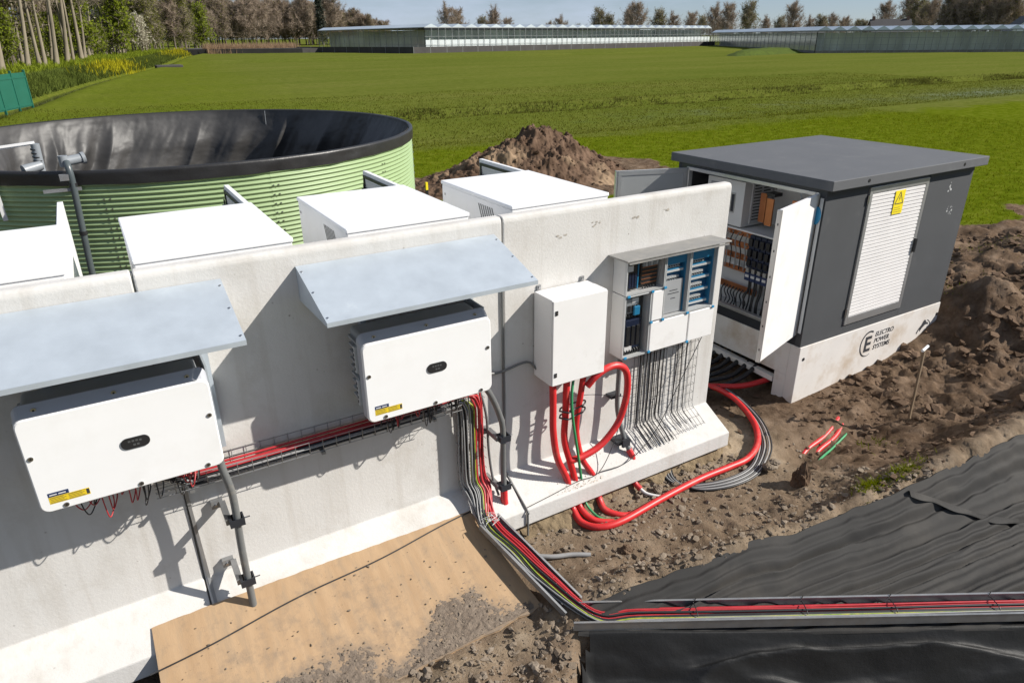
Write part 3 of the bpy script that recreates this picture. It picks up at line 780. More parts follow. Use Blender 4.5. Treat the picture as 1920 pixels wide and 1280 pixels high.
# stains and writing scuffs on the free panel
M_SCUFF = mat("scuff_mark", (0.40, 0.36, 0.31), rough=0.8, var=0.3, vscale=30)
for i, (sx, sz, w, h) in enumerate([(3.25, 2.52, .06, .012), (3.62, 2.58, .05, .02), (4.42, 2.60, .03, .01), (4.06, 2.57, .035, .012)]):
    m = MB()
    r_ = random.Random(i)
    for k in range(6):
        cx_, cz_ = sx + r_.uniform(-w, w), sz + r_.uniform(-h, h)
        n = 7; rad = r_.uniform(.006, .016)
        m.quad(*[(cx_ + rad * r_.uniform(.5, 1.4) * math.cos(2 * PI * j / n), -0.0015 - .0003 * k, cz_ + .6 * rad * r_.uniform(.5, 1.3) * math.sin(2 * PI * j / n)) for j in range(n)])
    m.build("scuff_mark", M_SCUFF, wp)

# ================================================================== battery cabinets behind the wall
CAB_W, CAB_Y0, CAB_Y1, CAB_Z0, CAB_Z1 = 1.0, 0.20, 1.53, 0.44, 2.782
def cabinet(x, label, dlabel):
    r_ = empty("battery_cabinet", (x, CAB_Y0, CAB_Z0), label, "cabinet", "white battery cabinets behind the wall")
    x1 = x + CAB_W
    m = MB(); m.box((x, CAB_Y0, CAB_Z0 + .1), (x1, CAB_Y1, CAB_Z1 - 0.035)); m.build("body", M_WHITE, r_, bevel=0.006)
    m = MB(); m.box((x - 0.008, CAB_Y0 - 0.008, CAB_Z1 - 0.034), (x1 + 0.008, CAB_Y1 + 0.012, CAB_Z1)); m.build("roof", M_WHITE, r_, bevel=0.008)
    m = MB(); m.box((x + .02, CAB_Y0 + .02, CAB_Z0), (x1 - .02, CAB_Y1 - .02, CAB_Z0 + .099)); m.build("plinth", M_GREYP, r_)
    # slanted louvres on the left side near the front
    for k in range(7):
        y0 = CAB_Y0 + 0.22 + k * 0.040
        m = MB(); m.quad((x - 0.002, y0, 2.46), (x - 0.002, y0 + .018, 2.46), (x - 0.0025, y0 + .128, 2.70), (x - 0.0025, y0 + .11, 2.70))
        m.build("vent_slot", M_FIN, r_)
    for yy in (CAB_Y1 - .06,):
        m = MB(); m.cyl((x - .006, yy, 2.66), (x + .002, yy, 2.66), .012, 10); m.build("lifting_bolt", M_STEEL, r_)
    # open door at the back, swung 90 degrees
    d = MB(); d.box((x1 - 0.045, CAB_Y1 + 0.02, CAB_Z0 + .12), (x1, CAB_Y1 + 1.0, CAB_Z1 - 0.012)); dr = d.build("door", M_WHITE, r_, bevel=0.004, label=dlabel)
    a = CAB_Y1 + 0.05; b = CAB_Y1 + 0.97; c0, c1 = CAB_Z0 + .16, CAB_Z1 - 0.05
    xf = x1 - 0.0465
    m = MB()
    for (p, q) in (((a, c0), (b, c0 + .03)), ((a, c1 - .03), (b, c1)), ((a, c0 + .03), (a + .03, c1 - .03)), ((b - .03, c0 + .03), (b, c1 - .03))):
        m.box((xf - .012, p[0], p[1]), (xf, q[0], q[1]))
    m.build("gasket", M_BLACK, dr)
    m = MB(); m.box((xf - .004, a + .05, c0 + .05), (xf + .0005, b - .05, c1 - .05)); m.build("inner_panel", M_LGREY, dr)
    m = MB(); m.bar((xf - .03, b - .06, c1 - .45), (xf - .03, b - .06, c1 - .08), .012, .012); m.box((xf - .05, b - .10, c1 - .2), (xf - .004, b - .04, c1 - .13)); m.build("lock_rod", M_BLACK, dr)
    m = MB(); m.tube(spline([(xf - .02, a + .2, c1 - .05), (xf - .03, a + .35, c1 - .12), (xf - .02, a + .55, c1 - .09), (xf - .03, a + .7, c1 - .15)], 6), .008, 6); m.build("door_cable", M_BLACK, dr)
    return r_
cabinet(-1.285, "white battery cabinet at the left picture edge, its open door seen edge-on", "white open door seen nearly edge-on")
cabinet(0.095, "second white battery cabinet from the left behind the wall", None)
cabinet(1.494, "third white battery cabinet from the left behind the wall", None)
cabinet(2.899, "white battery cabinet nearest the soil heap, rightmost of the row", None)

# ================================================================== inverters
INV_Y = -0.47
def rrect(x0, z0, x1, z1, r_, n=5):
    out = []
    for cx_, cz_, a0 in ((x1 - r_, z1 - r_, 0), (x0 + r_, z1 - r_, 90), (x0 + r_, z0 + r_, 180), (x1 - r_, z0 + r_, 270)):
        for k in range(n + 1):
            a = math.radians(a0 + 90 * k / n); out.append((cx_ + r_ * math.cos(a), cz_ + r_ * math.sin(a)))
    return out
def loft(m, rings):
    """rings of equal vertex count, capped at both ends"""
    n = len(rings[0])
    vs = [p for r_ in rings for p in r_]
    fs = []
    for i in range(len(rings) - 1):
        fs += [(i * n + k, i * n + (k + 1) % n, (i + 1) * n + (k + 1) % n, (i + 1) * n + k) for k in range(n)]
    fs += [tuple(range(n)), tuple(reversed(range((len(rings) - 1) * n, len(rings) * n)))]
    return m.add(vs, fs)

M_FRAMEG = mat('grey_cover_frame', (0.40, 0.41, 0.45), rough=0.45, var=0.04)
def inverter(ox, oz, label, seed):
    r_ = random.Random(seed)
    R = empty("solar_inverter", (ox, INV_Y, oz), label, "inverter", "white wall inverters")
    W, Hh = 1.01, 0.665
    x0, x1, z0, z1 = ox, ox + W, oz, oz + Hh
    def ring(inset_x, zt, zb, y, rad): return [(a, y, b) for a, b in rrect(x0 + inset_x, z0 + zb, x1 - inset_x, z1 - zt, rad)]
    m = MB()
    loft(m, [ring(0.010, 0.058, 0.010, INV_Y, .045), ring(0.003, 0.051, 0.003, INV_Y + 0.007, .05), ring(0.001, 0.049, 0.001, INV_Y + 0.02, .05)])
    m.build("front_cover", M_WHITE, R)
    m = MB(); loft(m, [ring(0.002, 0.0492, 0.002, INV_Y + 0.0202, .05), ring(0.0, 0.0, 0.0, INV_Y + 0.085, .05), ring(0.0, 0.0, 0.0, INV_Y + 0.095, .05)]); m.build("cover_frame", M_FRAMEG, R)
    m = MB(); loft(m, [ring(0.012, 0.010, 0.012, INV_Y + 0.0955, .045), ring(0.012, 0.010, 0.012, INV_Y + 0.12, .045)]); m.build("housing_rim", M_INVB, R)
    m = MB(); loft(m, [ring(0.035, 0.03, 0.06, INV_Y + 0.1205, .03), ring(0.035, 0.03, 0.06, INV_Y + 0.33, .03)]); hb = m.build("housing", M_INVB, R)
    # heat sink fins on top and sides
    for k in range(0):
        fx = x0 + 0.06 + k * (W - 0.12) / 25
        m = MB(); m.box((fx - .0035, INV_Y + .14, z1 - .0295), (fx + .0035, INV_Y + .32, z1 - .024)); m.build("fin", M_FIN, hb)
    for k in range(9):
        zz = z0 + 0.10 + k * 0.058
        m = MB(); m.box((x0 + .012, INV_Y + .13, zz), (x0 + .0345, INV_Y + .32, zz + .018)); m.build("side_fin", M_INVB, hb)
    # mounting plate, struts
    m = MB(); m.box((x0 + .1, INV_Y + .3305, z0 + .16), (x1 - .1, INV_Y + .40, z1 - .12)); m.build("mounting_plate", M_GALVT, R)
    for sx in (x0 + .14, x1 + 0.018):
        m = MB(); prof = [(sx, -0.004), (sx, -0.075), (sx + .041, -0.075), (sx + .041, -0.004), (sx + .037, -0.004), (sx + .037, -0.071), (sx + .004, -0.071), (sx + .004, -0.004)]
        m.prism(prof, 2, z0 - .10, z1 + .05); m.build("strut_rail", M_GALV, R)
    m = MB(); m.box((x1 + .002, INV_Y + .13, z0 + .10), (x1 + .014, INV_Y + .40, z1 - .02)); m.build("side_plate", M_GALV, R)
    # left bracket with slots
    for zz in (z0 + .10, z0 + .36):
        m = MB(); m.box((x0 - .014, INV_Y + .12, zz), (x0 + .008, INV_Y + .15, zz + .2)); br = m.build("side_bracket", M_GREYP, R, bevel=.002)
        for k in range(5):
            m = MB(); m.box((x0 - .0165, INV_Y + .127, zz + .02 + k * .036), (x0 - .0142, INV_Y + .143, zz + .04 + k * .036)); m.build("slot", M_BLACK, br)
    # cover screws
    for sx, sz in ((.11, .958), (.5, .958), (.89, .958), (.035, .56), (.965, .56), (.13, .045), (.52, .045), (.90, .045)):
        yy = INV_Y if sz < .95 else INV_Y + .050
        m = MB(); m.cyl((x0 + sx * W, yy - .0005, z0 + sz * Hh), (x0 + sx * W, yy - .007, z0 + sz * Hh), .014, 12); sc = m.build("screw", M_STEEL, R)
        m = MB(); m.cyl((x0 + sx * W, yy - .0072, z0 + sz * Hh), (x0 + sx * W, yy - .0085, z0 + sz * Hh), .0065, 6); m.build("socket", M_BLACK, sc)
    # indicator window
    cx_, cz_ = x0 + .545 * W, z0 + .475 * Hh
    m = MB(); ps = rrect(cx_ - .078, cz_ - .036, cx_ + .078, cz_ + .036, .0355, 8); m.prism(ps, 1, INV_Y - .0005, INV_Y - .007); iw = m.build("indicator_window", M_BLACK, R)
    for k, (dx, dz) in enumerate([(-.032, .014), (-.012, .014), (.008, .014), (.028, .012), (-.008, -.012), (.012, -.012)]):
        m = MB(); m.prism(rrect(cx_ + dx - .007, cz_ + dz - .006, cx_ + dx + .007, cz_ + dz + .006, .002, 2), 1, INV_Y - .0071, INV_Y - .0082); m.build("icon", M_FIN, iw)
    # warning labels
    lx, lz = x0 + .055, z0 + .055
    y_ = INV_Y - .0008
    m = MB(); m.prism([(lx, lz), (lx + .205, lz), (lx + .205, lz + .045), (lx, lz + .045)], 1, INV_Y - .0002, y_); lb = m.build("warning_label", M_YELL2, R)
    m = MB()
    for k in range(2):
        a = lx + .006 + k * .092
        for q in range(4): m.box((a, y_ - .0004, lz + .008 + q * .009), (a + .08 - .012 * (q % 2), y_ - .0006, lz + .0105 + q * .009))
        for (p, q) in (((a - .003, lz + .003), (a + .086, lz + .0045)), ((a - .003, lz + .0405), (a + .086, lz + .042))): m.box((p[0], y_ - .0004, p[1]), (q[0], y_ - .0006, q[1]))
    m.box((lx + .188, y_ - .0004, lz + .006), (lx + .203, y_ - .0006, lz + .04))
    m.build("label_print", M_PRINT, lb)
    m = MB(); m.prism([(lx, lz + .046), (lx + .105, lz + .046), (lx + .105, lz + .073), (lx, lz + .073)], 1, INV_Y - .0002, y_); nl = m.build("name_label", M_NAVYL, R)
    m = MB()
    for k in range(2): m.box((lx + .008 + k * .045, y_ - .0004, lz + .055), (lx + .045 + k * .045, y_ - .0006, lz + .062))
    m.build("label_print", M_LGREY, nl)
    # glands below and looping solar cables
    for k in range(20):
        gx_ = x0 + .14 + k * .038
        if k in (6, 13): continue
        m = MB(); m.cyl((gx_, INV_Y + .15, z0 + .06), (gx_, INV_Y + .15, z0 + .015), .011, 8); m.build("cable_gland", M_BLACK, R)
        mt = M_REDCAB if r_.random() < .45 else M_BLKCAB
        grp = (k // 7); dp = r_.uniform(.12, .25) * (1 if k % 7 not in (0, 6) else .6); dx = r_.uniform(-.06, .05) + (gx_ - (x0 + .14 + (grp * 7 + 3) * .038)) * -.45; dy = r_.uniform(.0, .05)
        m = MB(); m.tube(spline([(gx_, INV_Y + .15, z0 + .02), (gx_ + dx * .2, INV_Y + .15 - dy * .4, z0 - dp * .6), (gx_ + dx * .7, INV_Y + .16 - dy * .2, z0 - dp),
                                 (gx_ + dx + .03, INV_Y + .21, z0 - dp * .75), (gx_ + dx + .035, INV_Y + .25, z0 - .10), (gx_ + dx + .06, -.12, z0 - .16)], 5), .0040, 6)
        m.build("cable_loop", mt, R)
    return R
inverter(-0.678, 1.552, "white rounded inverter at left under the longer-cut canopy, yellow label low left", 1)
inverter(1.300, 1.540, "white rounded inverter in the middle of the wall beside the vertical cables", 2)

# ================================================================== canopies
def canopy(xa, xb, label):
    R = empty("inverter_canopy", (xa, 0, 2.40), label, "canopy", "galvanised sheet canopies")
    yw, zw, yf, zf = -0.003, 2.632, -0.645, 2.435
    d = Vector((0, yf - yw, zf - zw)).normalized(); nrm = Vector((0, d.z, -d.y)); 
    if nrm.z < 0: nrm = -nrm
    m = MB(); c = Vector(((xa + xb) / 2, (yw + yf) / 2, (zw + zf) / 2)); L_ = math.hypot(yf - yw, zf - zw)
    m.obox(c, ((xb - xa) / 2, 0, 0), d * (L_ / 2), nrm * .0015)
    sh = m.build("roof_sheet", M_GALV, R)
    m = MB(); m.box((xa, yf - .0035, zf - .030), (xb, yf - .0005, zf + .001)); m.build("front_lip", M_GALV, R)
    for x_, w in ((xa + .001, .002), (xb - .003, .002)):
        m = MB(); m.prism([(yw, zw - .004), (yf + .004, zf - .004), (yf + .004, zf - .028), (yw, zf - .05)], 0, x_, x_ + w); m.build("side_cheek", M_GALV, R)
    m = MB(); m.box((xa + .004, -.0045, zw - .05), (xb - .004, -.001, zw - .006)); m.build("wall_flange", M_GALV, R)
    for x_ in (xa + .02, xb - .02):
        for t in (.12, .50, .93):
            p = Vector((x_, yw + (yf - yw) * t, zw + (zf - zw) * t)) + nrm * .0016
            m = MB(); m.cyl(p, p + nrm * .004, .008, 8); m.build("rivet", M_STEEL, R)
    return R
canopy(-1.02, 0.562, "blue-grey galvanised canopy over the left inverter, cut off by the picture edge")
canopy(1.046, 2.610, "blue-grey galvanised canopy over the middle inverter with visible side cheek")

# ================================================================== small white enclosure
E = empty("wall_enclosure", (2.985, 0, 1.31), "small plain white steel enclosure between inverter and meter board", "enclosure")
ex0, ex1, ez0, ez1, ey = 2.985, 3.548, 1.300, 2.085, -0.285
m = MB(); m.box((ex0, ey, ez0), (ex1, -.012, ez1)); m.build("body", M_WHITE2, E, bevel=.006)
m = MB(); m.box((ex0 + .004, ey - .018, ez0 + .004), (ex1 - .002, ey - .001, ez1 - .006)); dr = m.build("door", M_WHITE2, E, bevel=.004)
for zz in (ez0 + .085, ez1 - .13):
    m = MB(); m.box((ex0 + .022, ey - .024, zz), (ex0 + .048, ey - .0182, zz + .04)); lk = m.build("lock", M_BLACK, dr, bevel=.002)
    m = MB(); m.cyl((ex0 + .035, ey - .0242, zz + .02), (ex0 + .035, ey - .027, zz + .02), .008, 8); m.build("lock_core", M_STEEL, lk)
for xx in (ex0 + .03, ex1 - .08):
    m = MB(); m.box((xx, -.011, ez1 + .001), (xx + .04, -.003, ez1 + .045)); lu = m.build("mounting_lug", M_GALVT, E)
    m = MB(); m.cyl((xx + .02, -.0112, ez1 + .025), (xx + .02, -.022, ez1 + .025), .010, 6); m.build("bolt", M_STEEL, lu)
for k, xx in enumerate((3.055, 3.215, 3.40)):
    m = MB(); m.cyl((xx, -.2, ez0 - .001), (xx, -.2, ez0 - .03), .042, 14); m.build("gland", M_GREYP, E)

# ================================================================== meter board
Bd = empty("meter_board", (3.84, 0, 1.29), "modular electrical board with clear and white covers, blue breakers and small roof", "meter board")
yb = -0.165
def module(xa, xb, za, zb, kind):
    m = MB()
    t = .012
    m.box((xa, -.004, za), (xb, -.02, zb))
    m.box((xa, -.0205, za), (xa + t, yb, zb)); m.box((xb - t, -.0205, za), (xb, yb, zb))
    m.box((xa + t, -.0205, za), (xb - t, yb, za + t)); m.box((xa + t, -.0205, zb - t), (xb - t, yb, zb))
    o = m.build("module_box", M_LGREY if kind != 'blue' else M_LGREY, Bd)
    if kind == 'white':
        m = MB(); m.box((xa + .004, yb - .001, za + .004), (xb - .004, yb - .034, zb - .004)); m.build("blank_cover", M_WHITE2, o, bevel=.006)
    else:
        m = MB(); m.box((xa + .002, yb - .001, za + .002), (xb - .002, yb - .004, zb - .002)); 
        m.box((xa + .002, yb - .0045, za + .002), (xa + .014, yb - .03, zb - .002)); m.box((xb - .014, yb - .0045, za + .002), (xb - .002, yb - .03, zb - .002))
        m2 = MB(); m2.quad((xa + .004, yb - .031, za + .004), (xb - .004, yb - .031, za + .004), (xb - .004, yb - .031, zb - .004), (xa + .004, yb - .031, zb - .004)); m2.build("clear_cover", M_SMOKE, o)
        m3 = MB()
        for (p, q) in (((xa, za), (xb, za + .01)), ((xa, zb - .01), (xb, zb)), ((xa, za + .0102), (xa + .01, zb - .0102)), ((xb - .01, za + .0102), (xb, zb - .0102))): m3.box((p[0], yb - .001, p[1]), (q[0], yb - .0295, q[1]))
        m3.build("cover_edge", M_GREYP, o)
    return o
mA = module(3.842, 4.296, 1.925, 2.235, 'clear')
mB_ = module(3.842, 4.150, 1.300, 1.917, 'clear')
mC = module(4.158, 4.296, 1.618, 1.917, 'white')
mD = module(4.304, 4.610, 1.618, 2.235, 'blue')
mE = module(4.618, 4.962, 1.618, 2.235, 'blue')
mF = module(4.158, 4.640, 1.300, 1.610, 'white')
mG = module(4.648, 4.985, 1.300, 1.610, 'white')
M_DARKIN = mat("dark_back_plate", (0.05, 0.048, 0.045), rough=0.5, var=0.3, vscale=9)
for o_, (xa, xb, za, zb) in ((mA, (3.856, 4.282, 1.94, 2.22)), (mB_, (3.856, 4.136, 1.315, 1.90))):
    m = MB(); m.box((xa - .001, -.0215, za - .001), (xb + .001, -.095, zb + .001)); m.build("back_plate", M_DARKIN, o_)
for o_, (xa, xb) in ((mD, (4.317, 4.597)), (mE, (4.631, 4.949))):
    m = MB(); m.box((xa, -.0215, 1.632), (xb, -.10, 2.222)); m.build("blue_insert", M_BLUED, o_)
    m = MB()
    m.box((xa, -.101, 1.632), (xa + .018, -.15, 2.222)); m.box((xb - .018, -.101, 1.632), (xb, -.15, 2.222)); m.box((xa + .0185, -.101, 2.12), (xb - .0185, -.15, 2.222))
    m.build("blue_frame", M_BLUE, o_)
    for k in range(4):
        zz = 1.66 + k * .125
        m = MB(); m.box((xa + .02, -.101, zz), (xb - .02, -.138, zz + .038)); m.build("breaker_row", M_BLUE, o_)
        m = MB(); m.box((xa + .03, -.1385, zz + .006), (xb - .03, -.143, zz + .026)); m.build("label_strip", M_LGREY, o_)
        for q in range(6):
            bx_0 = xa + .035 + q * .03
            m = MB(); m.box((bx_0, -.101, zz + .045), (bx_0 + .026, -.13, zz + .085)); br = m.build("breaker", M_GREYP, o_)
            m = MB(); m.box((bx_0 + .008, -.1305, zz + .058), (bx_0 + .018, -.142, zz + .068)); m.build("toggle", M_BLACK, br)
# meters and switchgear behind the clear covers
m = MB(); m.box((3.90, -.0955, 1.96), (4.00, -.14, 2.19)); m.build("fuse_block", M_BLACK, mA, bevel=.004)
m = MB(); m.box((4.06, -.0955, 1.97), (4.26, -.125, 2.18)); m.build("fuse_block", M_BLACK, mA, bevel=.004)
for k in range(5):
    m = MB(); m.box((4.07, -.126, 1.985 + k * .038), (4.25, -.131, 1.991 + k * .038)); m.build("busbar", M_COPPER, mA)
m = MB(); m.box((3.895, -.141, 2.13), (3.955, -.144, 2.185)); m.build("sticker", M_WHITE2, mA)
m = MB(); m.bar((4.03, -.12, 1.95), (4.03, -.12, 2.2), .012, .012); m.build("blue_wire_duct", M_BLUE, mA)
m = MB(); m.box((3.90, -.0955, 1.37), (4.09, -.145, 1.66)); m.build("main_switch", M_NAVY, mB_, bevel=.006)
m = MB(); m.box((3.91, -.0955, 1.72), (4.06, -.13, 1.86)); m.build("meter_body", M_INVB, mB_, bevel=.006)
m = MB(); m.box((3.975, -.1305, 1.82), (4.05, -.1335, 1.865)); m.build("sticker", M_WHITE2, mB_)
m = MB(); m.box((3.985, -.1335, 1.70), (4.055, -.158, 1.79)); m.build("blue_handle", M_BLUE, mB_, bevel=.008)
m = MB(); m.box((3.90, -.146, 1.345), (3.985, -.149, 1.40)); m.build("sticker", M_WHITE2, mB_)
for k in range(5):
    m = MB(); m.tube(spline([(3.92 + k * .035, -.11, 1.66), (3.915 + k * .036, -.13, 1.69), (3.925 + k * .035, -.11, 1.72)], 4), .007, 6); m.build("wire", M_BLKCAB, mB_)
# more gear behind the clear covers
for k in range(3):
    m = MB(); m.box((3.905 + k * .033, -.1405, 1.975), (3.930 + k * .033, -.150, 2.11)); m.build("fuse_carrier", M_NAVY, mA, bevel=.003)
for k in range(6):
    m = MB(); m.tube(spline([(4.08 + k * .03, -.13, 1.965), (4.075 + k * .031, -.145, 1.955), (4.07 + k * .033, -.14, 1.945)], 4), .006, 6); m.build("wire", M_BLKCAB, mA)
    m = MB(); m.box((4.07 + k * .031, -.1255, 2.15), (4.094 + k * .031, -.14, 2.19)); m.build("terminal", M_GREYP if k % 2 else M_INVB, mA)
for k in range(7):
    xx_ = 3.895 + k * .031
    m = MB(); m.tube(spline([(xx_, -.13, 1.37), (xx_ + .006, -.15, 1.345), (xx_ - .004, -.14, 1.32)], 4), .010, 6); m.build("wire", M_BLKCAB, mB_)
for k in range(3):
    m = MB(); m.box((3.915 + k * .058, -.1455, 1.40), (3.955 + k * .058, -.155, 1.60)); m.build("switch_pole", M_BLACK, mB_, bevel=.004)
    m = MB(); m.box((3.925 + k * .05, -.1305, 1.735), (3.955 + k * .05, -.14, 1.80)); m.build("meter_module", M_BLACK, mB_, bevel=.002)
m = MB(); m.box((3.90, -.1305, 1.875), (4.08, -.136, 1.89)); m.build("rail", M_ALU, mB_)
# latches
for lx, lz in ((3.87, 1.92), (4.15, 1.92), (4.30, 1.93), (4.158, 1.615), (4.30, 1.615), (4.615, 1.615), (4.955, 1.612), (4.155, 1.315), (4.645, 1.305), (3.87, 1.315)):
    m = MB(); m.box((lx - .016, yb - .0345, lz - .012), (lx + .016, yb - .046, lz + .012)); m.build("latch", M_BLUE, Bd, bevel=.003)
# booklet behind the cover, roof, plug
m = MB(); m.box((4.325, -.151, 1.64), (4.56, -.158, 1.965)); bk = m.build("booklet", M_PAPER, mD)
m = MB(); m.box((4.320, -.1585, 1.64), (4.345, -.161, 1.965)); m.build("red_spine", M_REDP, bk)
m = MB()
for k, (w, zz) in enumerate(((.10, 1.86), (.14, 1.83), (.06, 1.78))): m.box((4.45 - w / 2, -.1582, zz), (4.45 + w / 2, -.1588, zz + .008))
m.build("booklet_print", M_PRINT, bk)
m = MB(); m.obox((4.405, -.137, 2.272), (.632, 0, 0), (0, -.134, .004), (0, 0.0002, .007)); rf = m.build("board_roof", M_SHEETG, Bd, bevel=.002)
m = MB(); m.box((3.80, -.268, 2.245), (5.01, -.262, 2.2615)); m.build("drip_edge", M_SHEETG, rf)
m = MB(); m.box((5.02, -.012, 1.39), (5.07, -.05, 1.44)); m.cyl((5.045, -.051, 1.415), (5.06, -.10, 1.40), .022, 12); pg = m.build("blue_plug", M_BLUE, Bd)
m = MB(); m.box((5.03, -.02, 1.30), (5.09, -.045, 1.335)); m.build("red_tag", M_REDP, pg)
m = MB(); m.tube(spline([(5.055, -.06, 1.33), (5.0, -.07, 1.24), (4.7, -.12, .82), (4.3, -.24, .42), (3.9, -.31, .235), (3.55, -.30, .225)], 10), .0045, 6); m.build("trailing_cord", M_BLKCAB, None, "thin black cord running diagonally down from the blue plug", "cord")

# ================================================================== wire baskets under the board
def basket_path(t):
    """(y, z) along the wall and down over the sloped foot, t in metres"""
    if t < 0.86: return (-0.045, 1.29 - t)
    u = t - 0.86
    return (-0.045 - u * 0.83, 0.43 - u * 0.50)
def wire_basket(xa, xb, tmax, label):
    R = empty("wire_basket", (xa, 0, 0.2), label, "wire basket", "wire baskets under the meter board")
    n = int(round((xb - xa) / .05))
    for k in range(n + 1):
        xx = xa + (xb - xa) * k / n
        m = MB(); m.tube([(xx, *basket_path(t)) for t in (0, .3, .6, .84, .88, 1.0, tmax)], .0024, 5); m.build("wire", M_WIRE, R)
    for k in range(int(tmax / .1) + 1):
        y_, z_ = basket_path(k * .1)
        m = MB(); m.tube([(xa, y_ + .035, z_), (xa, y_ - .003, z_ - .003), (xb, y_ - .003, z_ - .003), (xb, y_ + .035, z_)], .0022, 5); m.build("cross_wire", M_WIRE, R)
wire_basket(4.13, 4.55, 1.17, "wire cable basket filled with black cables under the meter board")
wire_basket(4.63, 4.985, 1.12, "nearly empty wire cable basket nearest the wall end")
r_ = random.Random(5)
for k in range(8):
    xx = 4.19 + k * .044 + r_.uniform(-.006, .006)
    ofs = r_.uniform(.006, .02)
    m = MB(); m.tube(spline([(xx, -.05, 1.33)] + [(xx + r_.uniform(-.004, .004), basket_path(t)[0] - ofs, basket_path(t)[1] + (ofs * .8 if t > .86 else 0)) for t in (.1, .35, .6, .82, .92, 1.05, 1.16)], 5), .0052 if k % 3 else .008, 6)
    m.build("black_cable", M_BLKCAB, None, "black cable dropping from the meter board through the filled wire basket", "cable", "black cables in the wire basket")
for k in range(3):
    xx = 4.68 + k * .07
    m = MB(); m.tube(spline([(xx, -.05, 1.33)] + [(xx + r_.uniform(-.01, .01), basket_path(t)[0] - .012, basket_path(t)[1] + (.01 if t > .86 else 0)) for t in (.1, .35, .6, .82, .92, 1.05)], 5), .0055, 6)
    m.build("black_cable", M_BLKCAB, None, "thin black cable in the nearly empty wire basket", "cable", "thin cables in the right basket")

# ================================================================== red conduits
def ribbed(m, pts, r, n=10, pitch=.020):
    """corrugated hose"""
    P = [Vector(p) for p in pts]
    L_ = [0.0]
    for i in range(1, len(P)): L_.append(L_[-1] + (P[i] - P[i - 1]).length)
    T = L_[-1]; k = max(4, int(T / (pitch * .5)))
    out, rad = [], []
    j = 0
    for i in range(k + 1):
        s = T * i / k
        while j < len(L_) - 2 and L_[j + 1] < s: j += 1
        f = (s - L_[j]) / max(1e-9, L_[j + 1] - L_[j])
        out.append(P[j].lerp(P[j + 1], f)); rad.append(r * (1.02 if i % 2 else 0.90))
    return m.tube(out, rad, n)
def conduit(pts, r, label, group=None, material=None, name="red_conduit", cat="conduit", nn=10):
    m = MB(); ribbed(m, spline(pts, nn), r)
    return m.build(name, material or M_REDCON, None, label, cat, group)
conduit([(3.055, -.215, 1.28), (3.055, -.225, 1.05), (3.052, -.24, .80), (3.095, -.25, .52), (3.20, -.255, .27), (3.235, -.27, .12)], .033, "leftmost red conduit under the white enclosure, bowing to the right")
conduit([(3.215, -.2, 1.28), (3.21, -.2, .93), (3.20, -.21, .65), (3.27, -.24, .35), (3.32, -.265, .12)], .033, "second red conduit from left under the white enclosure, held by a black strap")
conduit([(3.40, -.2, 1.28), (3.372, -.2, 1.06), (3.335, -.2, .74), (3.39, -.22, .42), (3.48, -.26, .24), (3.55, -.285, .12)], .030, "third red conduit under the white enclosure, straight from lid to foot")
conduit([(3.42, -.23, 1.16), (3.50, -.255, 1.255), (3.62, -.26, 1.305), (3.74, -.26, 1.30), (3.84, -.255, 1.225), (3.88, -.25, 1.08), (3.87, -.25, .90), (3.79, -.25, .67), (3.60, -.255, .50), (3.40, -.25, .435), (3.25, -.235, .425)], .034, "big red conduit loop hanging right of the white enclosure")
m = MB(); m.tube(spline([(3.29, -.2, 1.28), (3.245, -.24, 1.12), (3.25, -.262, .88), (3.32, -.275, .45), (3.375, -.275, .12)], 8), .013, 8)
m.build("green_cable", M_GRNCAB, None, "green earth cable hanging between the red conduits", "cable")
for k, (zz, xs) in enumerate(((.97, 3.145), (.90, 3.145))):
    m = MB(); m.tube(spline([(3.145, -.2, zz), (3.21, -.25, zz - .01), (3.30, -.225, zz - .01), (3.37, -.25, zz + .02), (3.425, -.2, zz + .03), (3.36, -.155, zz + .01), (3.20, -.155, zz), (3.145, -.2, zz)], 6), .008, 6)
    m.build("strap", M_BLACK, None, ("upper" if k == 0 else "lower") + " black strap tying the red conduits together", "strap", "black straps on the conduits")
# grey stand pipe right of the loop, with bracket and red sleeve
m = MB(); m.tube(spline([(3.90, -.10, 1.27), (3.895, -.10, .95), (3.90, -.11, .70), (3.95, -.17, .42), (3.98, -.22, .30)], 8), .024, 10)
gp = m.build("stand_pipe", M_GREYPIPE, None, "dark grey pipe behind the red loop ending in a red sleeve", "pipe")
m = MB(); ribbed(m, [(3.98, -.22, .30), (4.0, -.25, .24), (4.01, -.265, .17)], .032); m.build("red_sleeve", M_REDCON, gp)
m = MB(); m.box((3.86, -.06, .36), (4.02, -.20, .39)); m.box((3.90, -.20, .34), (3.99, -.225, .42)); m.build("pipe_bracket", M_DARKBAND, gp)
m = MB(); m.box((3.83, -.004, .84), (3.95, -.09, .87)); m.build("pipe_bracket", M_DARKBAND, gp)
m = MB(); m.tube(spline([(3.42, -.05, .98), (3.6, -.08, .955), (3.78, -.20, .95), (3.88, -.28, .94)], 6), .003, 5); m.build("tie_wire", M_WIRE, None, "thin tie wire stretched across the red conduit loop", "wire")
m = MB(); m.tube(spline([(2.70, -.36, .19), (3.0, -.33, .20), (3.3, -.30, .215), (3.55, -.30, .225), (3.8, -.2, .42), (3.92, -.13, .60)], 8), .004, 5); m.build("tie_wire", M_BLKCAB, None, "thin dark wire lying along the wall foot past the conduits", "wire")
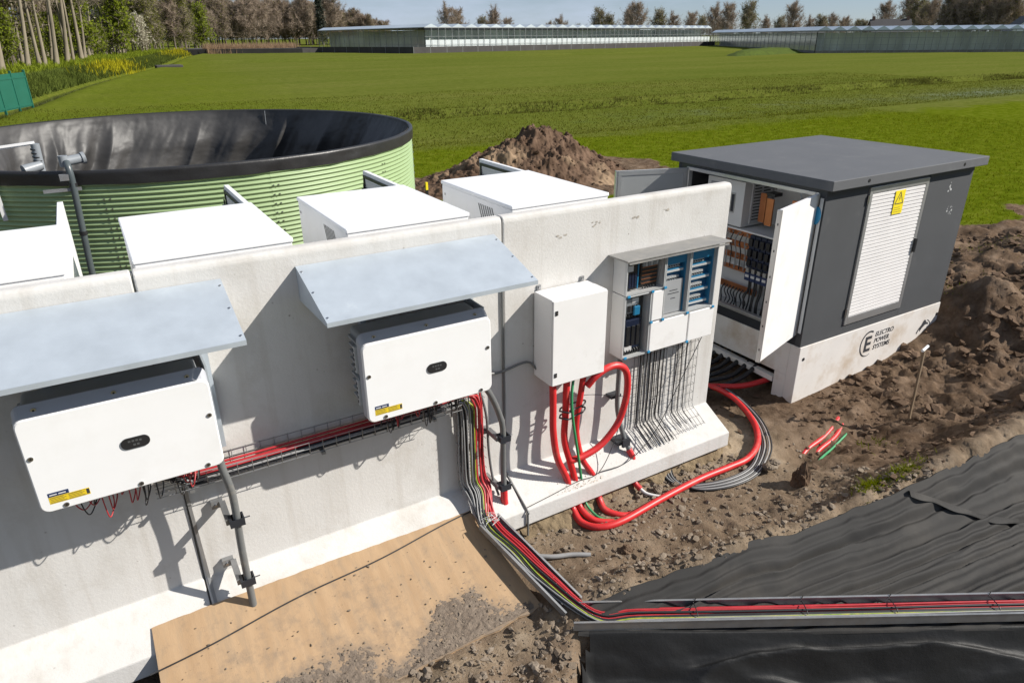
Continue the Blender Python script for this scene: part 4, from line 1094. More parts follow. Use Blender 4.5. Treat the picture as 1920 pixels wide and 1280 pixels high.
# below the foot: the conduits come out and sweep across the soil
conduit([(3.24, -.27, .02), (3.235, -.34, -.07), (3.23, -.48, -.115), (3.33, -.62, -.115), (3.56, -.668, -.105), (4.09, -.62, -.09), (4.63, -.585, -.08), (5.05, -.59, -.08), (5.31, -.585, -.08), (5.55, -.50, -.075), (5.75, -.36, -.07),
         (5.95, -.13, -.06), (6.12, .18, -.06), (6.20, .45, -.05), (6.18, .68, -.03), (6.05, .85, .0)], .036, "long red conduit sweeping from under the wall foot across the soil", nn=12)
conduit([(3.32, -.265, .02), (3.31, -.36, -.07), (3.36, -.50, -.125), (3.52, -.60, -.15)], .031, "short red conduit stub joining the long one under the foot")
conduit([(3.55, -.285, .02), (3.54, -.35, -.07), (3.54, -.45, -.12), (3.66, -.57, -.15), (3.85, -.60, -.17)], .034, "red conduit stub disappearing into soil right of the green cable")
conduit([(4.01, -.265, .02), (4.0, -.33, -.05), (4.02, -.39, -.09)], .030, "red sleeve stub under the foot below the grey pipe")
m = MB(); m.tube(spline([(4.02, -.39, -.09), (4.05, -.46, -.115), (4.14, -.55, -.125), (4.24, -.59, -.13)], 6), .016, 8); m.build("grey_hose", M_LGREY, None, "pale grey hose coming out of the red sleeve under the foot", "hose")
m = MB(); m.tube(spline([(3.38, -.28, .02), (3.385, -.37, -.07), (3.42, -.50, -.12), (3.54, -.58, -.15)], 6), .012, 8); m.build("green_cable", M_GRNCAB, None, "green cable end coming out under the wall foot", "cable")
conduit([(5.75, .95, .02), (6.12, .80, -.03), (6.5, .58, -.04), (6.85, .50, -.02), (7.15, .48, .0)], .036, "red conduit running in under the transformer station base")
for k in range(2):
    tp = [(6.0 + k * .12, -.72 - k * .06, -.06), (6.25 + k * .13, -.64 - k * .06, .03), (6.65 + k * .12, -.58 - k * .05, .03), (7.05 + k * .10, -.46 - k * .03, .02 - .02 * k), (7.35, -.32 - k * .06, -.03), (7.7, -.2 - k * .05, -.10)]
    conduit([(a, b, float(hs(a, b)) + c - .034) for a, b, c in tp], .030, ("upper" if k == 0 else "lower") + " of two red conduits half buried in the trench", "conduits in the trench")
m = MB(); m.tube(spline([(a, b, float(hs(a, b)) + c) for a, b, c in [(5.98, -.95, -.05), (6.2, -.86, .012), (6.55, -.76, .015), (6.95, -.66, .0), (7.2, -.6, -.06)]], 6), .014, 8); m.build("green_cable", M_GRNCAB, None, "green cable lying in the soil trench beside red conduits", "cable")
# coil of grey cables under the long conduit
for k in range(7):
    o = (k - 3) * .022
    m = MB(); m.tube(spline([(4.50 + o, -.22, -.05), (4.42 + o * .6, -.40 - o * .3, -.11), (4.50 + o * .4, -.60 - o, -.12), (4.85, -.74 - o, -.12), (5.25, -.74 - o, -.115), (5.62 + o * .6, -.56 - o * .9, -.10), (5.85 + o, -.35 - o * .6, -.09), (6.06 + o, -.05 - o * .4, -.08), (6.22 + o, .35, -.07), (6.28 + o, .7, -.06)], 8), .0095, 6)
    m.build("grey_cable", M_GRYCAB if k % 2 else M_BLKCAB, None, "cable of the flat coil lying under the long red conduit", "cable", "coil of cables on the soil")

# sand trodden onto the wall foot around the conduits
x = rng.uniform(2.75, 5.2, 1500); y = -TOE + .02 + .16 * rng.random(1500) ** 1.5
k = np.clip(-.35 + fbm(x, y, 1.7, 3, 160) + .9 * np.exp(-((x - 3.35) / .3) ** 2) + .6 * np.exp(-((x - 4.0) / .12) ** 2), 0, 1) > rng.random(1500); x, y = x[k], y[k]
r = .002 + .006 * rng.random(len(x)) ** 3
crumbs("foot_sand", np.stack([x, y, ZT + (y + TOE) * (ZS - ZT) / TOE + .002], -1), r, mat("pale_sand", (.50, .42, .32), rough=.95, var=.3, vscale=6, spec=.05), None, "pale sand grains scattered on the wall foot", "sand")

# ================================================================== grey riser pipes with clamps
def riser(label, pts, clamps, sleeve=None):
    m = MB(); m.tube(spline(pts, 8), .026, 12)
    p = m.build("riser_pipe", M_GREYPIPE, None, label, "pipe", "grey riser pipes")
    for (cx_, cz_, py) in clamps:
        m = MB(); m.box((cx_ - .13, -.004, cz_ - .03), (cx_ - .05, -.045, cz_ + .03)); m.box((cx_ - .075, -.0455, cz_ - .022), (cx_ - .035, py + .0, cz_ + .022)); b = m.build("clamp_arm", M_GALVT, p)
        m = MB(); m.box((cx_ - .055, py + .034, cz_ - .028), (cx_ + .045, py + .044, cz_ + .028)); m.box((cx_ - .055, py - .044, cz_ - .028), (cx_ + .045, py - .034, cz_ + .028)); m.box((cx_ - .055, py - .034, cz_ - .028), (cx_ - .036, py + .034, cz_ + .028)); m.box((cx_ + .034, py - .034, cz_ - .028), (cx_ + .045, py + .034, cz_ + .028))
        m.build("clamp", M_DARKBAND, p)
        m = MB(); m.cyl((cx_ + .045, py, cz_), (cx_ + .085, py, cz_), .005, 6); m.build("bolt", M_STEEL, p)
        m = MB(); m.cyl((cx_ - .1, -.046, cz_), (cx_ - .1, -.06, cz_), .011, 6); m.build("bolt", M_STEEL, p)
    if sleeve:
        m = MB(); ribbed(m, sleeve, .034); m.build("red_sleeve", M_REDCON, p)
    return p
riser("grey pipe on two clamps beside the left inverter, reaching down to the plywood", [(.315, -.26, 1.60), (.318, -.29, 1.43), (.347, -.30, 1.18), (.335, -.30, .72), (.335, -.305, .25), (.336, -.31, .14)], [(.345, .985, -.30), (.335, .455, -.30)])
riser("grey pipe curving out from under the middle inverter, ending in a red sleeve", [(2.33, -.27, 1.50), (2.42, -.245, 1.35), (2.50, -.225, 1.16), (2.54, -.22, .98), (2.54, -.22, .61), (2.54, -.225, .36)], [(2.55, .90, -.22), (2.55, .40, -.22)], [(2.54, -.225, .37), (2.54, -.228, .26), (2.545, -.235, .20)])
m = MB(); m.tube(spline([(2.43, -.03, 1.3), (2.47, -.06, 1.05), (2.48, -.07, .7), (2.49, -.11, .45), (2.5, -.2, .30)], 6), .012, 8); m.build("thin_pipe", M_GREYPIPE, None, "thin grey tube behind the clamped pipe under the middle inverter", "pipe")
# thin grey conduit along the wall to the enclosure
m = MB(); m.tube(spline([(2.40, -.03, 1.47), (2.62, -.025, 1.42), (2.9, -.025, 1.45), (3.0, -.05, 1.36)], 6), .011, 8); m.build("thin_pipe", M_GREYPIPE, None, "thin grey tube linking middle inverter and white enclosure", "pipe")

# ================================================================== horizontal basket tray and vertical cable run
HB = empty("wall_cable_basket", (-.06, 0, 1.28), "wire cable basket running along the wall between the two inverters", "cable basket")
for (y_, z_) in ((-.22, 1.38), (-.22, 1.33), (-.22, 1.285), (-.16, 1.283), (-.10, 1.283), (-.04, 1.283), (-.012, 1.33), (-.012, 1.38)):
    m = MB(); m.tube([(-.10, y_, z_), (2.16, y_, z_)], .003, 5); m.build("long_wire", M_GALVT, HB)
for k in range(23):
    xx = -.08 + k * .1
    m = MB(); m.tube([(xx, -.22, 1.385), (xx, -.221, 1.282), (xx, -.012, 1.280), (xx, -.01, 1.385)], .003, 5); m.build("cross_wire", M_GALVT, HB)
for k in range(3):
    xx = .1 + k * .9
    m = MB(); m.box((xx, -.004, 1.255), (xx + .03, -.23, 1.2755)); m.build("basket_arm", M_GALVT, HB)
r_ = random.Random(9)
CABS = []
kinds = [('red', M_REDCAB)] * 9 + [('black', M_BLKCAB)] * 9 + [('grey', M_GRYCAB)] * 6 + [('yg', M_YGCAB)] * 3
for k, (nm, mt) in enumerate(kinds):
    # every cable: along the basket, round the bend, down the wall, out over the foot and into the floor tray
    yy = {'red': -.065 - .012 * (k % 9), 'black': -.19 + .014 * (k % 9), 'grey': -.2 + .02 * (k % 5), 'yg': -.17}[nm] + r_.uniform(-.006, .006)
    zz = {'red': 1.335, 'black': 1.30, 'grey': 1.315, 'yg': 1.33}[nm] + r_.uniform(-.012, .02)
    vx = {'red': 2.335 + .010 * (k % 9), 'black': 2.20 + .012 * (k % 9), 'grey': 2.185 + .02 * (k % 6), 'yg': 2.27 + .02 * (k % 3)}[nm] + r_.uniform(-.008, .008)
    vy = -.07 - r_.uniform(0, .07)
    x0_ = -2.2
    f = {'red': .66, 'black': .32, 'grey': .2, 'yg': .46}[nm] + r_.uniform(-.22, .22)      # position across the floor tray
    f = min(.9, max(.1, f))
    lift = r_.uniform(0, .036)
    pts = [(2.05, -.1, 1.36), (2.14, -.1, 1.36), (vx - .012, vy, zz - .08), (vx, vy, 1.05), (vx, vy, .75), (vx, vy - .01, .50), (vx + .02, vy - .08, .40)] if nm == 'yg' else [(-.14 + r_.uniform(-.1, .12), INV_Y + .22, 1.60), (-.10 + r_.uniform(-.05, .1), INV_Y + .25, 1.47), (.10, yy, zz + .02), (.3, yy, zz + r_.uniform(-.006, .006)), (1.2, yy + r_.uniform(-.01, .01), zz), (1.9, yy, zz + .01), (vx - .10, yy * .6 + vy * .4, zz + .01), (vx - .012, vy, zz - .08), (vx, vy, 1.05),
           (vx + r_.uniform(-.01, .01), vy, .75), (vx + r_.uniform(-.01, .01), vy - .01, .50), (vx + .02, vy - .08, .40)]
    A = Vector((2.17 + .21 * f, -.44, .225 + lift)); B = Vector((2.405 + .20 * f, -1.30 - .03 * f, -.055 + lift)); 
    pts += [tuple(A), tuple(A.lerp(B, .35) + Vector((r_.uniform(-.012, .012), 0, .012 * r_.random()))), tuple(A.lerp(B, .7) + Vector((r_.uniform(-.012, .012), 0, .012 * r_.random())))]
    for t in (.12, .45, 1.2, 2.2, 3.2, 4.6):
        off = -.085 + .17 * (f if nm != 'yg' else .2)
        px_, py_ = tray_pt(t, off + r_.uniform(-.006, .006))
        pts.append((px_, py_, -.062 + lift + (.0 if t > .2 else .004)))
    lab = {'red': "red solar cable running from the wall basket down into the floor tray", 'black': "black solar cable running from the wall basket down into the floor tray",
           'grey': "grey cable running from the wall basket down into the floor tray", 'yg': "yellow-green earth cable running from the wall basket down into the floor tray"}[nm]
    m = MB(); m.tube(spline(pts, 6), {'red': .0095, 'black': .0075, 'grey': .0065, 'yg': .007}[nm], 6)
    m.build({'red': 'red_cable', 'black': 'black_cable', 'grey': 'grey_cable', 'yg': 'earth_cable'}[nm], mt, None, lab, "cable", {'red': "red", 'black': "black", 'grey': "grey", 'yg': "yellow-green"}[nm] + " cables in the floor tray")
VB = empty("vertical_cable_basket", (2.18, 0, .35), "upright wire basket holding the cables below the middle inverter", "cable basket")
for xx in (2.18, 2.23, 2.28, 2.33, 2.38, 2.43):
    m = MB(); m.tube([(xx, -.045, 1.30), (xx, -.045, .46), (xx + .01, -.10, .365)], .0028, 5); m.build("long_wire", M_GALVT, VB)
for k in range(9):
    zz = .47 + k * .1
    m = MB(); m.tube([(2.178, -.11, zz), (2.178, -.045, zz), (2.432, -.045, zz), (2.432, -.11, zz)], .0028, 5); m.build("cross_wire", M_GALVT, VB)
# loose shadow-casting ends: plug bundle at the bend
m = MB(); 
for k in range(14):
    a = Vector((2.30 + r_.uniform(-.05, .06), -.42 + r_.uniform(-.05, .05), .26 + r_.uniform(0, .05)))
    m.tube(spline([a, a + Vector((r_.uniform(-.05, .05), r_.uniform(-.04, .02), r_.uniform(.01, .05))), a + Vector((r_.uniform(-.1, .1), r_.uniform(-.06, .0), r_.uniform(-.01, .03)))], 4), .002, 4)
m.build("tie_wraps", M_LGREY, None, "cluster of pale cable tie tails where the cables leave the wall", "cable ties", None, "stuff")

# ================================================================== floor cable trays
def floor_tray(a, b, w, h, label, za, zb, skewa=0, skewb=0):
    A, B = Vector((*a, za)), Vector((*b, zb))
    d = (B - A).normalized(); sd = Vector((d.y, -d.x, 0)).normalized(); upv = sd.cross(d)
    if upv.z < 0: upv = -upv
    R = empty("cable_tray", tuple(A), label, "cable tray", "galvanised floor cable trays")
    L_ = (B - A).length / 2
    m = MB(); m.obox((A + B) / 2, d * L_, sd * (w / 2), upv * .0015); m.build("tray_floor", M_GALVT, R)
    for s_ in (-1, 1):
        c = (A + B) / 2 + sd * s_ * (w / 2 + .0016) + upv * (h / 2)
        m = MB(); m.obox(c, d * (L_ + (skewa if s_ < 0 else skewb)), sd * .0015, upv * (h / 2)); m.obox(c + upv * (h / 2 + .0022) - sd * s_ * .006, d * (L_ + (skewa if s_ < 0 else skewb)), sd * .009, upv * .002); m.build("tray_side", M_GALVT, R)
    n = int(L_ * 2 / .12)
    for k in range(0):
        c = A + d * (.06 + k * .12) + sd * (w / 2 + .0033) + upv * (h * .5)
        m = MB(); m.obox(c, d * .018, sd * .0004, upv * .006); m.build("slot", M_BLACK, R)
    return R
floor_tray((2.275, -.40), (2.515, -1.34), .215, .052, "galvanised floor cable tray full of cables running away from the wall", .222, -.085)
p0_, p1_ = tray_pt(-.06), tray_pt(6.2)
floor_tray(p0_, p1_, .215, .075, "galvanised cable tray with red cables running off to the right", -.085, -.085)
for k, t in enumerate((.9, 1.75, 2.45, 3.25)):
    px_, py_ = tray_pt(t)
    n_ = Vector((0.496, 0.868, 0)); c = Vector((px_, py_, -.022))
    m = MB(); m.tube(spline([c - n_ * .06, c - n_ * .03 + Vector((0, 0, .016)), c + n_ * .05 + Vector((0, 0, .016)), c + n_ * .085 + Vector((0, 0, .002)), c + n_ * .09 + Vector((.03, 0, .03))], 5), .004, 5)
    m.build("cable_tie", M_BLACK, None, ["black cable tie nearest the tray bend", "second black cable tie from the tray bend", "third black cable tie from the tray bend", "black cable tie farthest right on the cable tray"][k], "cable tie", "cable ties along the tray")
m = MB(); m.tube(spline([(2.60, -.62, -.12), (2.74, -.72, -.12), (2.90, -.78, -.125), (3.05, -.86, -.135)], 6), .022, 8); m.build("grey_hose", M_GRYCAB, None, "short grey hose end on the soil right of the floor tray", "hose")

# ================================================================== plywood board
def plywood_mat():
    m = mat("weathered_plywood", (0.42, 0.288, 0.172), rough=0.75, var=0.25, vscale=2.0, stretch=(5.0, 0.9, 0.9), detail=9, bump=0.08, bscale=30, dirt=(0.30, 0.22, 0.145), dscale=2.4, dthr=(0.5, 0.72), vcol2=(0.335, 0.222, 0.128), spec=0.2)
    return m
M_PLY = plywood_mat()
TL, TR = Vector((-.335, -.205, .262)), Vector((2.205, -.205, .262))
BR = Vector((2.345, -1.145, -.118)); BL = Vector((-.36, -1.23, -.15))
nu, nv = 60, 30
def ply_pt(u, v, dz=0):
    p = TL.lerp(TR, u).lerp(BL.lerp(BR, u), v)
    sag = -.012 * math.sin(PI * v) * (0.6 + 0.4 * math.sin(3 * u)) + .008 * math.sin(5 * u + 2 * v)
    return Vector((p.x, p.y, p.z + sag + dz))
V_, F_ = [], []
r_ = random.Random(3)
jag = [r_.uniform(-.006, .006) for _ in range(nu + 1)]
for s_ in (0, 1):
    for i in range(nu + 1):
        for j in range(nv + 1):
            v = j / nv
            if j == nv: v += jag[i] + (.012 * max(0, math.sin(i * .9)) if i > 46 else 0)
            if j == 0: v -= jag[-i] * .5
            V_.append(ply_pt(i / nu, v, 0 if s_ == 0 else -.018))
n2 = (nu + 1) * (nv + 1); ix_ = lambda i, j, s_: s_ * n2 + i * (nv + 1) + j
for i in range(nu):
    for j in range(nv):
        F_.append((ix_(i, j, 0), ix_(i, j + 1, 0), ix_(i + 1, j + 1, 0), ix_(i + 1, j, 0))); F_.append((ix_(i, j, 1), ix_(i + 1, j, 1), ix_(i + 1, j + 1, 1), ix_(i, j + 1, 1)))
for i in range(nu):
    F_.append((ix_(i, 0, 0), ix_(i + 1, 0, 0), ix_(i + 1, 0, 1), ix_(i, 0, 1))); F_.append((ix_(i, nv, 0), ix_(i, nv, 1), ix_(i + 1, nv, 1), ix_(i + 1, nv, 0)))
for j in range(nv):
    F_.append((ix_(0, j, 0), ix_(0, j, 1), ix_(0, j + 1, 1), ix_(0, j + 1, 0))); F_.append((ix_(nu, j, 0), ix_(nu, j + 1, 0), ix_(nu, j + 1, 1), ix_(nu, j, 1)))
m = MB(); m.add(V_, F_); ply = m.build("plywood_board", M_PLY, None, "large weathered plywood board leaning on the wall foot, dirt on it", "plywood board")
# dirt lying on the board
def dirt_amount(u, v):
    n = fbm(u * 2.6, v * 1.2, 2.4, 4, 101)
    return sstep(-.10, .75, (v - .62) * 1.5 + .50 * n - .25 * sstep(.90, 1.0, u) - .22 * (1 - sstep(.05, .35, u)))
uu, vv = np.meshgrid(np.linspace(.02, .985, 330), np.linspace(.2, .995, 150), indexing='ij')
tl, tr, br, bl = [np.array(p) for p in (TL, TR, BR, BL)]
def ply_np(u, v):
    u, v = u[..., None], v[..., None]
    p = (tl * (1 - u) + tr * u) * (1 - v) + (bl * (1 - u) + br * u) * v
    p[..., 2] += (-.012 * np.sin(PI * v) * (0.6 + 0.4 * np.sin(3 * u)) + .008 * np.sin(5 * u + 2 * v))[..., 0]
    return p
# smears of dried mud on the board itself
ii_, jj_ = np.meshgrid(np.arange(nu + 1) / nu, np.arange(nv + 1) / nv, indexing='ij')
sme = np.clip(dirt_amount(ii_, jj_) * 1.2 + .20 + .25 * jj_ + .3 * fbm(ii_ * 2.6, jj_ * 1.2, 2.0, 4, 107), 0, 1).ravel()
att = ply.data.color_attributes.new("mud", 'FLOAT_COLOR', 'POINT')
sm4 = np.concatenate([sme, sme * 0])
att.data.foreach_set("color", np.stack([sm4, sm4, sm4, np.ones_like(sm4)], -1).astype(np.float32).ravel())
N_, Lk = M_PLY.node_tree.nodes, M_PLY.node_tree.links
bs_ = N_["Principled BSDF"]; src_ = bs_.inputs["Base Color"].links[0].from_socket
vc = N_.new("ShaderNodeVertexColor"); vc.layer_name = "mud"
tcp = N_.new("ShaderNodeTexCoord"); np_ = N_.new("ShaderNodeTexNoise"); np_.inputs["Scale"].default_value = 9.0; np_.inputs["Detail"].default_value = 10.0; np_.inputs["Roughness"].default_value = .75
Lk.new(tcp.outputs["Object"], np_.inputs["Vector"])
sb = N_.new("ShaderNodeMath"); sb.operation = 'MULTIPLY_ADD'; sb.inputs[1].default_value = 2.2; sb.inputs[2].default_value = -1.40; Lk.new(np_.outputs["Fac"], sb.inputs[0])
ad_ = N_.new("ShaderNodeMath"); ad_.operation = 'ADD'; ad_.use_clamp = True; Lk.new(vc.outputs["Color"], ad_.inputs[0]); Lk.new(sb.outputs[0], ad_.inputs[1])
mp_ = N_.new("ShaderNodeMath"); mp_.operation = 'MULTIPLY'; mp_.inputs[1].default_value = 1.3; mp_.use_clamp = True; Lk.new(ad_.outputs[0], mp_.inputs[0])
mxp = N_.new("ShaderNodeMix"); mxp.data_type = 'RGBA'; mxp.inputs[7].default_value = (.20, .155, .115, 1)
Lk.new(mp_.outputs[0], mxp.inputs[0]); Lk.new(src_, mxp.inputs[6]); Lk.new(mxp.outputs[2], bs_.inputs["Base Color"])
da = dirt_amount(uu, vv)
Pp = ply_np(uu, vv)
dz = .017 * da - .0042 + .013 * (.25 + da) * fbm(uu * 2.6, vv * 1.2, 34, 3, 103, .7)
M_DIRT = mat("grey_dirt", (0.23, 0.185, 0.145), rough=0.95, var=0.35, vscale=14, bump=0.6, bscale=90, spec=0.1, vcol2=(0.13, 0.102, 0.08))
dl = grid_mesh("dirt_layer", Pp[..., 0], Pp[..., 1], Pp[..., 2] + dz, M_DIRT)
tag(dl, "thin grey dirt spread on the lower half of the plywood", "dirt", None, "stuff")
u_ = rng.uniform(.02, .98, 9000); v_ = rng.uniform(.1, .99, 9000)
k = rng.random(9000) < np.clip(dirt_amount(u_, v_) * .8 + .03, 0, 1)
pc = ply_np(u_[k], v_[k]); r = .002 + .011 * rng.random(k.sum()) ** 6
crumbs("dirt_crumbs", pc + np.array([0, 0, .006]), r, M_CLODS, None, "small crumbs of soil scattered over the plywood", "dirt")
m = MB(); m.tube([tuple(ply_pt(t_u, t_v, .007)) for t_u, t_v in [(-.02 + 1.02 * i / 24, .30 - .28 * i / 24 + .01 * math.sin(i * .5)) for i in range(25)]], .006, 6)
m.build("cord", M_BLKCAB, None, "thin black cord lying straight across the plywood board", "cord")

# ================================================================== transformer station
TX0, TX1, TY0, TY1 = 6.859, 9.828, 0.080, 2.389
TZD, TZB, TZT = 0.601, 2.498, 2.608
OY0, OY1, OZ0, OZ1 = 0.17, 2.22, 0.73, 2.45       # door opening in the left face
TS = empty("transformer_station", (TX0, TY0, -.03), "dark grey transformer station with flat roof, open doors and white base", "transformer station")
# base: white plinth walls, open below at the cable side
m = MB(); m.box((TX0 - .004, TY0 - .012, -.35), (TX1 + .004, TY0 + .13, TZD - .002)); b_front = m.build("base_wall", M_BASE, TS, bevel=.006, label="white front base wall with lettering")
m = MB(); m.box((TX0 - .004, TY0 + .131, .18), (TX0 + .12, TY1, TZD - .002)); m.box((TX0 - .004, TY0 + .131, -.35), (TX0 + .12, TY0 + .30, .1795)); m.build("base_wall", M_BASE, TS, bevel=.004)
m = MB(); m.box((TX1 - .12, TY0 + .131, -.35), (TX1 + .004, TY1, TZD - .002)); m.build("base_wall", M_BASE, TS)
m = MB(); m.box((TX0 + .121, TY1 - .12, -.35), (TX1 - .121, TY1, TZD - .002)); m.build("base_wall", M_BASE, TS)
m = MB(); m.bar((TX0 + .03, TY0 + .31, .05), (TX0 + .03, TY1 - .2, .10), .08, .07); m.build("base_beam", M_BASE, TS)
for hx in (6.945, 9.795):
    m = MB(); m.cyl((hx, TY0 - .013, .43), (hx, TY0 - .0165, .43), .022, 14); m.build("lifting_hole", M_BLACK, b_front)
# upper walls
LX0, LX1, LZ0, LZ1 = 7.630, 8.810, 0.728, 2.440     # louvre door
m = MB(); m.box((TX0, TY0, TZD), (LX0 - .001, TY0 + .08, TZB - .002)); m.build("front_wall", M_ANTH, TS)
m = MB(); m.box((LX1 + .001, TY0, TZD), (TX1, TY0 + .08, TZB - .002)); fr = m.build("front_wall", M_ANTH, TS)
m = MB(); m.box((LX0 - .001, TY0 + .001, TZD), (LX1 + .001, TY0 + .08, LZ0 - .001)); m.build("door_sill_wall", M_ANTH, TS)
m = MB(); m.box((LX0 - .0005, TY0 + .004, LZ1 + .001), (LX1 + .0005, TY0 + .08, TZB - .003)); m.build("door_head_wall", M_DARKBAND, TS)
m = MB(); m.box((TX1 - .08, TY0 + .081, TZD), (TX1, TY1, TZB - .002)); m.build("end_wall", M_ANTH, TS)
m = MB(); m.box((TX0, TY1 - .08, TZD), (TX1 - .081, TY1, TZB - .002)); m.build("back_wall", M_ANTH, TS)
m = MB(); m.box((TX0 + .0005, TY0 + .0805, TZD + .001), (TX0 + .07, OY0, TZB - .003)); m.box((TX0 + .0005, OY1, TZD + .001), (TX0 + .07, TY1 - .0805, TZB - .003)); m.box((TX0 + .0005, OY0 + .0005, TZD + .001), (TX0 + .07, OY1 - .0005, OZ0 - .003)); m.box((TX0 + .0005, OY0 + .0005, OZ1 + .003), (TX0 + .07, OY1 - .0005, TZB - .003))
m.build("door_side_wall", M_DARKBAND, TS)
# dark gap strip under the roof on the front
m = MB(); m.box((TX0 + .002, TY0 - .006, TZB - .075), (LX0 - .03, TY0 - .001, TZB - .004)); m.build("gap_trim", M_DARKBAND, TS)
m = MB(); m.box((LX1 + .03, TY0 - .006, TZB - .075), (TX1 - .002, TY0 - .001, TZB - .004)); m.build("gap_trim", M_DARKBAND, TS)
# roof slab
m = MB(); m.box((TX0 - .068, TY0 - .105, TZB), (TX1 + .093, TY1 + .093, TZT)); rf = m.build("roof_slab", M_ROOF, TS, bevel=.007)
for hx in (7.424, 9.359):
    m = MB(); m.cyl((hx, TY0 - .106, 2.556), (hx, TY0 - .109, 2.556), .02, 14); m.build("lifting_hole", M_BLACK, rf)
# louvre door
m = MB()
for a, b in (((LX0, LZ0), (LX0 + .055, LZ1)), ((LX1 - .055, LZ0), (LX1, LZ1)), ((LX0 + .0555, LZ1 - .075), (LX1 - .0555, LZ1)), ((LX0 + .0555, LZ0), (LX1 - .0555, LZ0 + .10))):
    m.box((a[0], TY0 - .020, a[1]), (b[0], TY0 + .05, b[1]))
ld = m.build("louvre_door", M_ALU, TS, bevel=.003, label="light metal door full of white louvre slats")
m = MB(); m.box((LX0 + .056, TY0 + .051, LZ0 + .1), (LX1 - .056, TY0 + .06, LZ1 - .07)); m.build("door_backing", M_BLACK, ld)
ns = 34; za, zb_ = LZ0 + .101, LZ1 - .079
slat_me = None
for k in range(ns):
    zz = za + (zb_ - za) * k / ns
    m = MB(); m.prism([(TY0 - .016, zz + .004), (TY0 - .013, zz + .004), (TY0 + .035, zz + (zb_ - za) / ns + .004), (TY0 + .032, zz + (zb_ - za) / ns + .006), (TY0 - .016, zz + .008 + .028)], 0, LX0 + .0562, LX1 - .0562)
    m.build("slat", M_SLAT, ld)
m = MB(); m.box((LX1 - .045, TY0 - .0205, 1.50), (LX1 - .012, TY0 - .05, 1.68)); m.build("door_handle", M_BLACK, ld, bevel=.005)
for zz in (.85, 2.25):
    m = MB(); m.cyl((LX0 - .006, TY0 - .015, zz), (LX0 - .006, TY0 - .015, zz + .1), .013, 8); m.build("hinge", M_STEEL, ld)
# yellow danger sign with triangle and flash
sx0, sx1, sz0, sz1 = 8.137, 8.333, 2.060, 2.345; sy = TY0 - .022
m = MB(); m.box((sx0, sy - .002, sz0), (sx1, sy, sz1)); sg = m.build("danger_sign", M_YELL, ld)
m = MB(); y_ = sy - .0025
tri = [Vector((8.155, y_, 2.185)), Vector((8.315, y_, 2.185)), Vector((8.235, y_, 2.325))]
for i in range(3): m.bar(tri[i], tri[(i + 1) % 3], .001, .011, (0, 0, 1) if i == 0 else (tri[(i + 1) % 3] - tri[i]).cross(Vector((0, 1, 0))))
bolt = [(8.240, 2.285), (8.222, 2.243), (8.236, 2.243), (8.226, 2.203), (8.252, 2.252), (8.238, 2.252), (8.250, 2.285)]
m.quad(*[(a, y_ - .0004, b) for a, b in bolt])
for q in range(3): m.box((8.155, y_ - .0002, 2.085 + q * .026), (8.312 - .02 * q, y_ - .0004, 2.089 + q * .026))
m.build("sign_print", M_PRINT, sg)
# lettering on the base
yl = TY0 - .0128
m = MB()
cxl, czl, Rl = 8.255, .330, .185
arc = []
for k in range(25):
    a = math.radians(62 + 236 * k / 24)
    arc.append((cxl + Rl * math.cos(a) * .92, czl + Rl * math.sin(a)))
for k in range(24):
    w0 = .024 if k < 16 else .024 * (1 - (k - 16) / 10)
    (xa, za_), (xb, zb2) = arc[k], arc[k + 1]
    fa = 1 - w0 / Rl
    m.quad((xa, yl - .001, za_), (xb, yl - .001, zb2), (cxl + (xb - cxl) * fa, yl - .001, czl + (zb2 - czl) * fa), (cxl + (xa - cxl) * fa, yl - .001, czl + (za_ - czl) * fa))
put_text(m, "E", .30, (cxl - .085, yl - .0014, czl - .105), (1, 0, 0), (0, 0, 1), bold=.008)
for k, t in enumerate(("ELECTRO", "POWER", "SYSTEMS")): put_text(m, t, .094, (cxl + .125, yl - .0014, czl + .075 - k * .094), (1, 0, 0), (0, 0, 1), shear=.15, bold=.002)
m.build("lettering", M_PRINT, b_front)
# small animal emblem at the right end of the base
m = MB(); ox_, oz_ = 9.52, .285
blob = [(-.15, -.06), (-.11, .0), (-.05, .05), (-.03, .09), (.0, .115), (.035, .10), (.05, .07), (.09, .06), (.115, .03), (.10, .025), (.07, .035), (.03, .03), (.0, .01), (-.03, -.01), (-.06, -.05), (-.075, -.045), (-.075, -.01), (-.10, -.03), (-.125, -.075)]
m.quad(*[(ox_ + a, yl - .001, oz_ + b) for a, b in blob])
for k in range(8):
    a0, a1 = math.radians(-40 + 14 * k), math.radians(-40 + 14 * (k + 1)); rr = .15
    m.quad(*[(ox_ + .02 + q * math.cos(a), yl - .001, oz_ - .01 + q * .8 * math.sin(a)) for a, q in ((a0, rr), (a1, rr), (a1, rr - .014), (a0, rr - .014))])
m.build("emblem", M_PRINT, b_front)
# old sticker traces on the right of the door
m = MB(); rr_ = random.Random(4)
for (cx_, cz_, n_, sp) in ((9.35, 2.26, 13, .045), (9.50, 1.93, 10, .04), (9.42, 1.98, 4, .02)):
    for k in range(n_):
        a, b = cx_ + rr_.gauss(0, sp * .5), cz_ + rr_.gauss(0, sp); s_ = rr_.uniform(.004, .013)
        m.quad((a - s_, TY0 - .001 - .0001 * k, b - s_ * .7), (a + s_, TY0 - .001 - .0001 * k, b - s_), (a + s_ * .8, TY0 - .001 - .0001 * k, b + s_), (a - s_ * .6, TY0 - .001 - .0001 * k, b + s_ * .9))
m.build("glue_residue", M_GREYP, fr, kind="stuff")
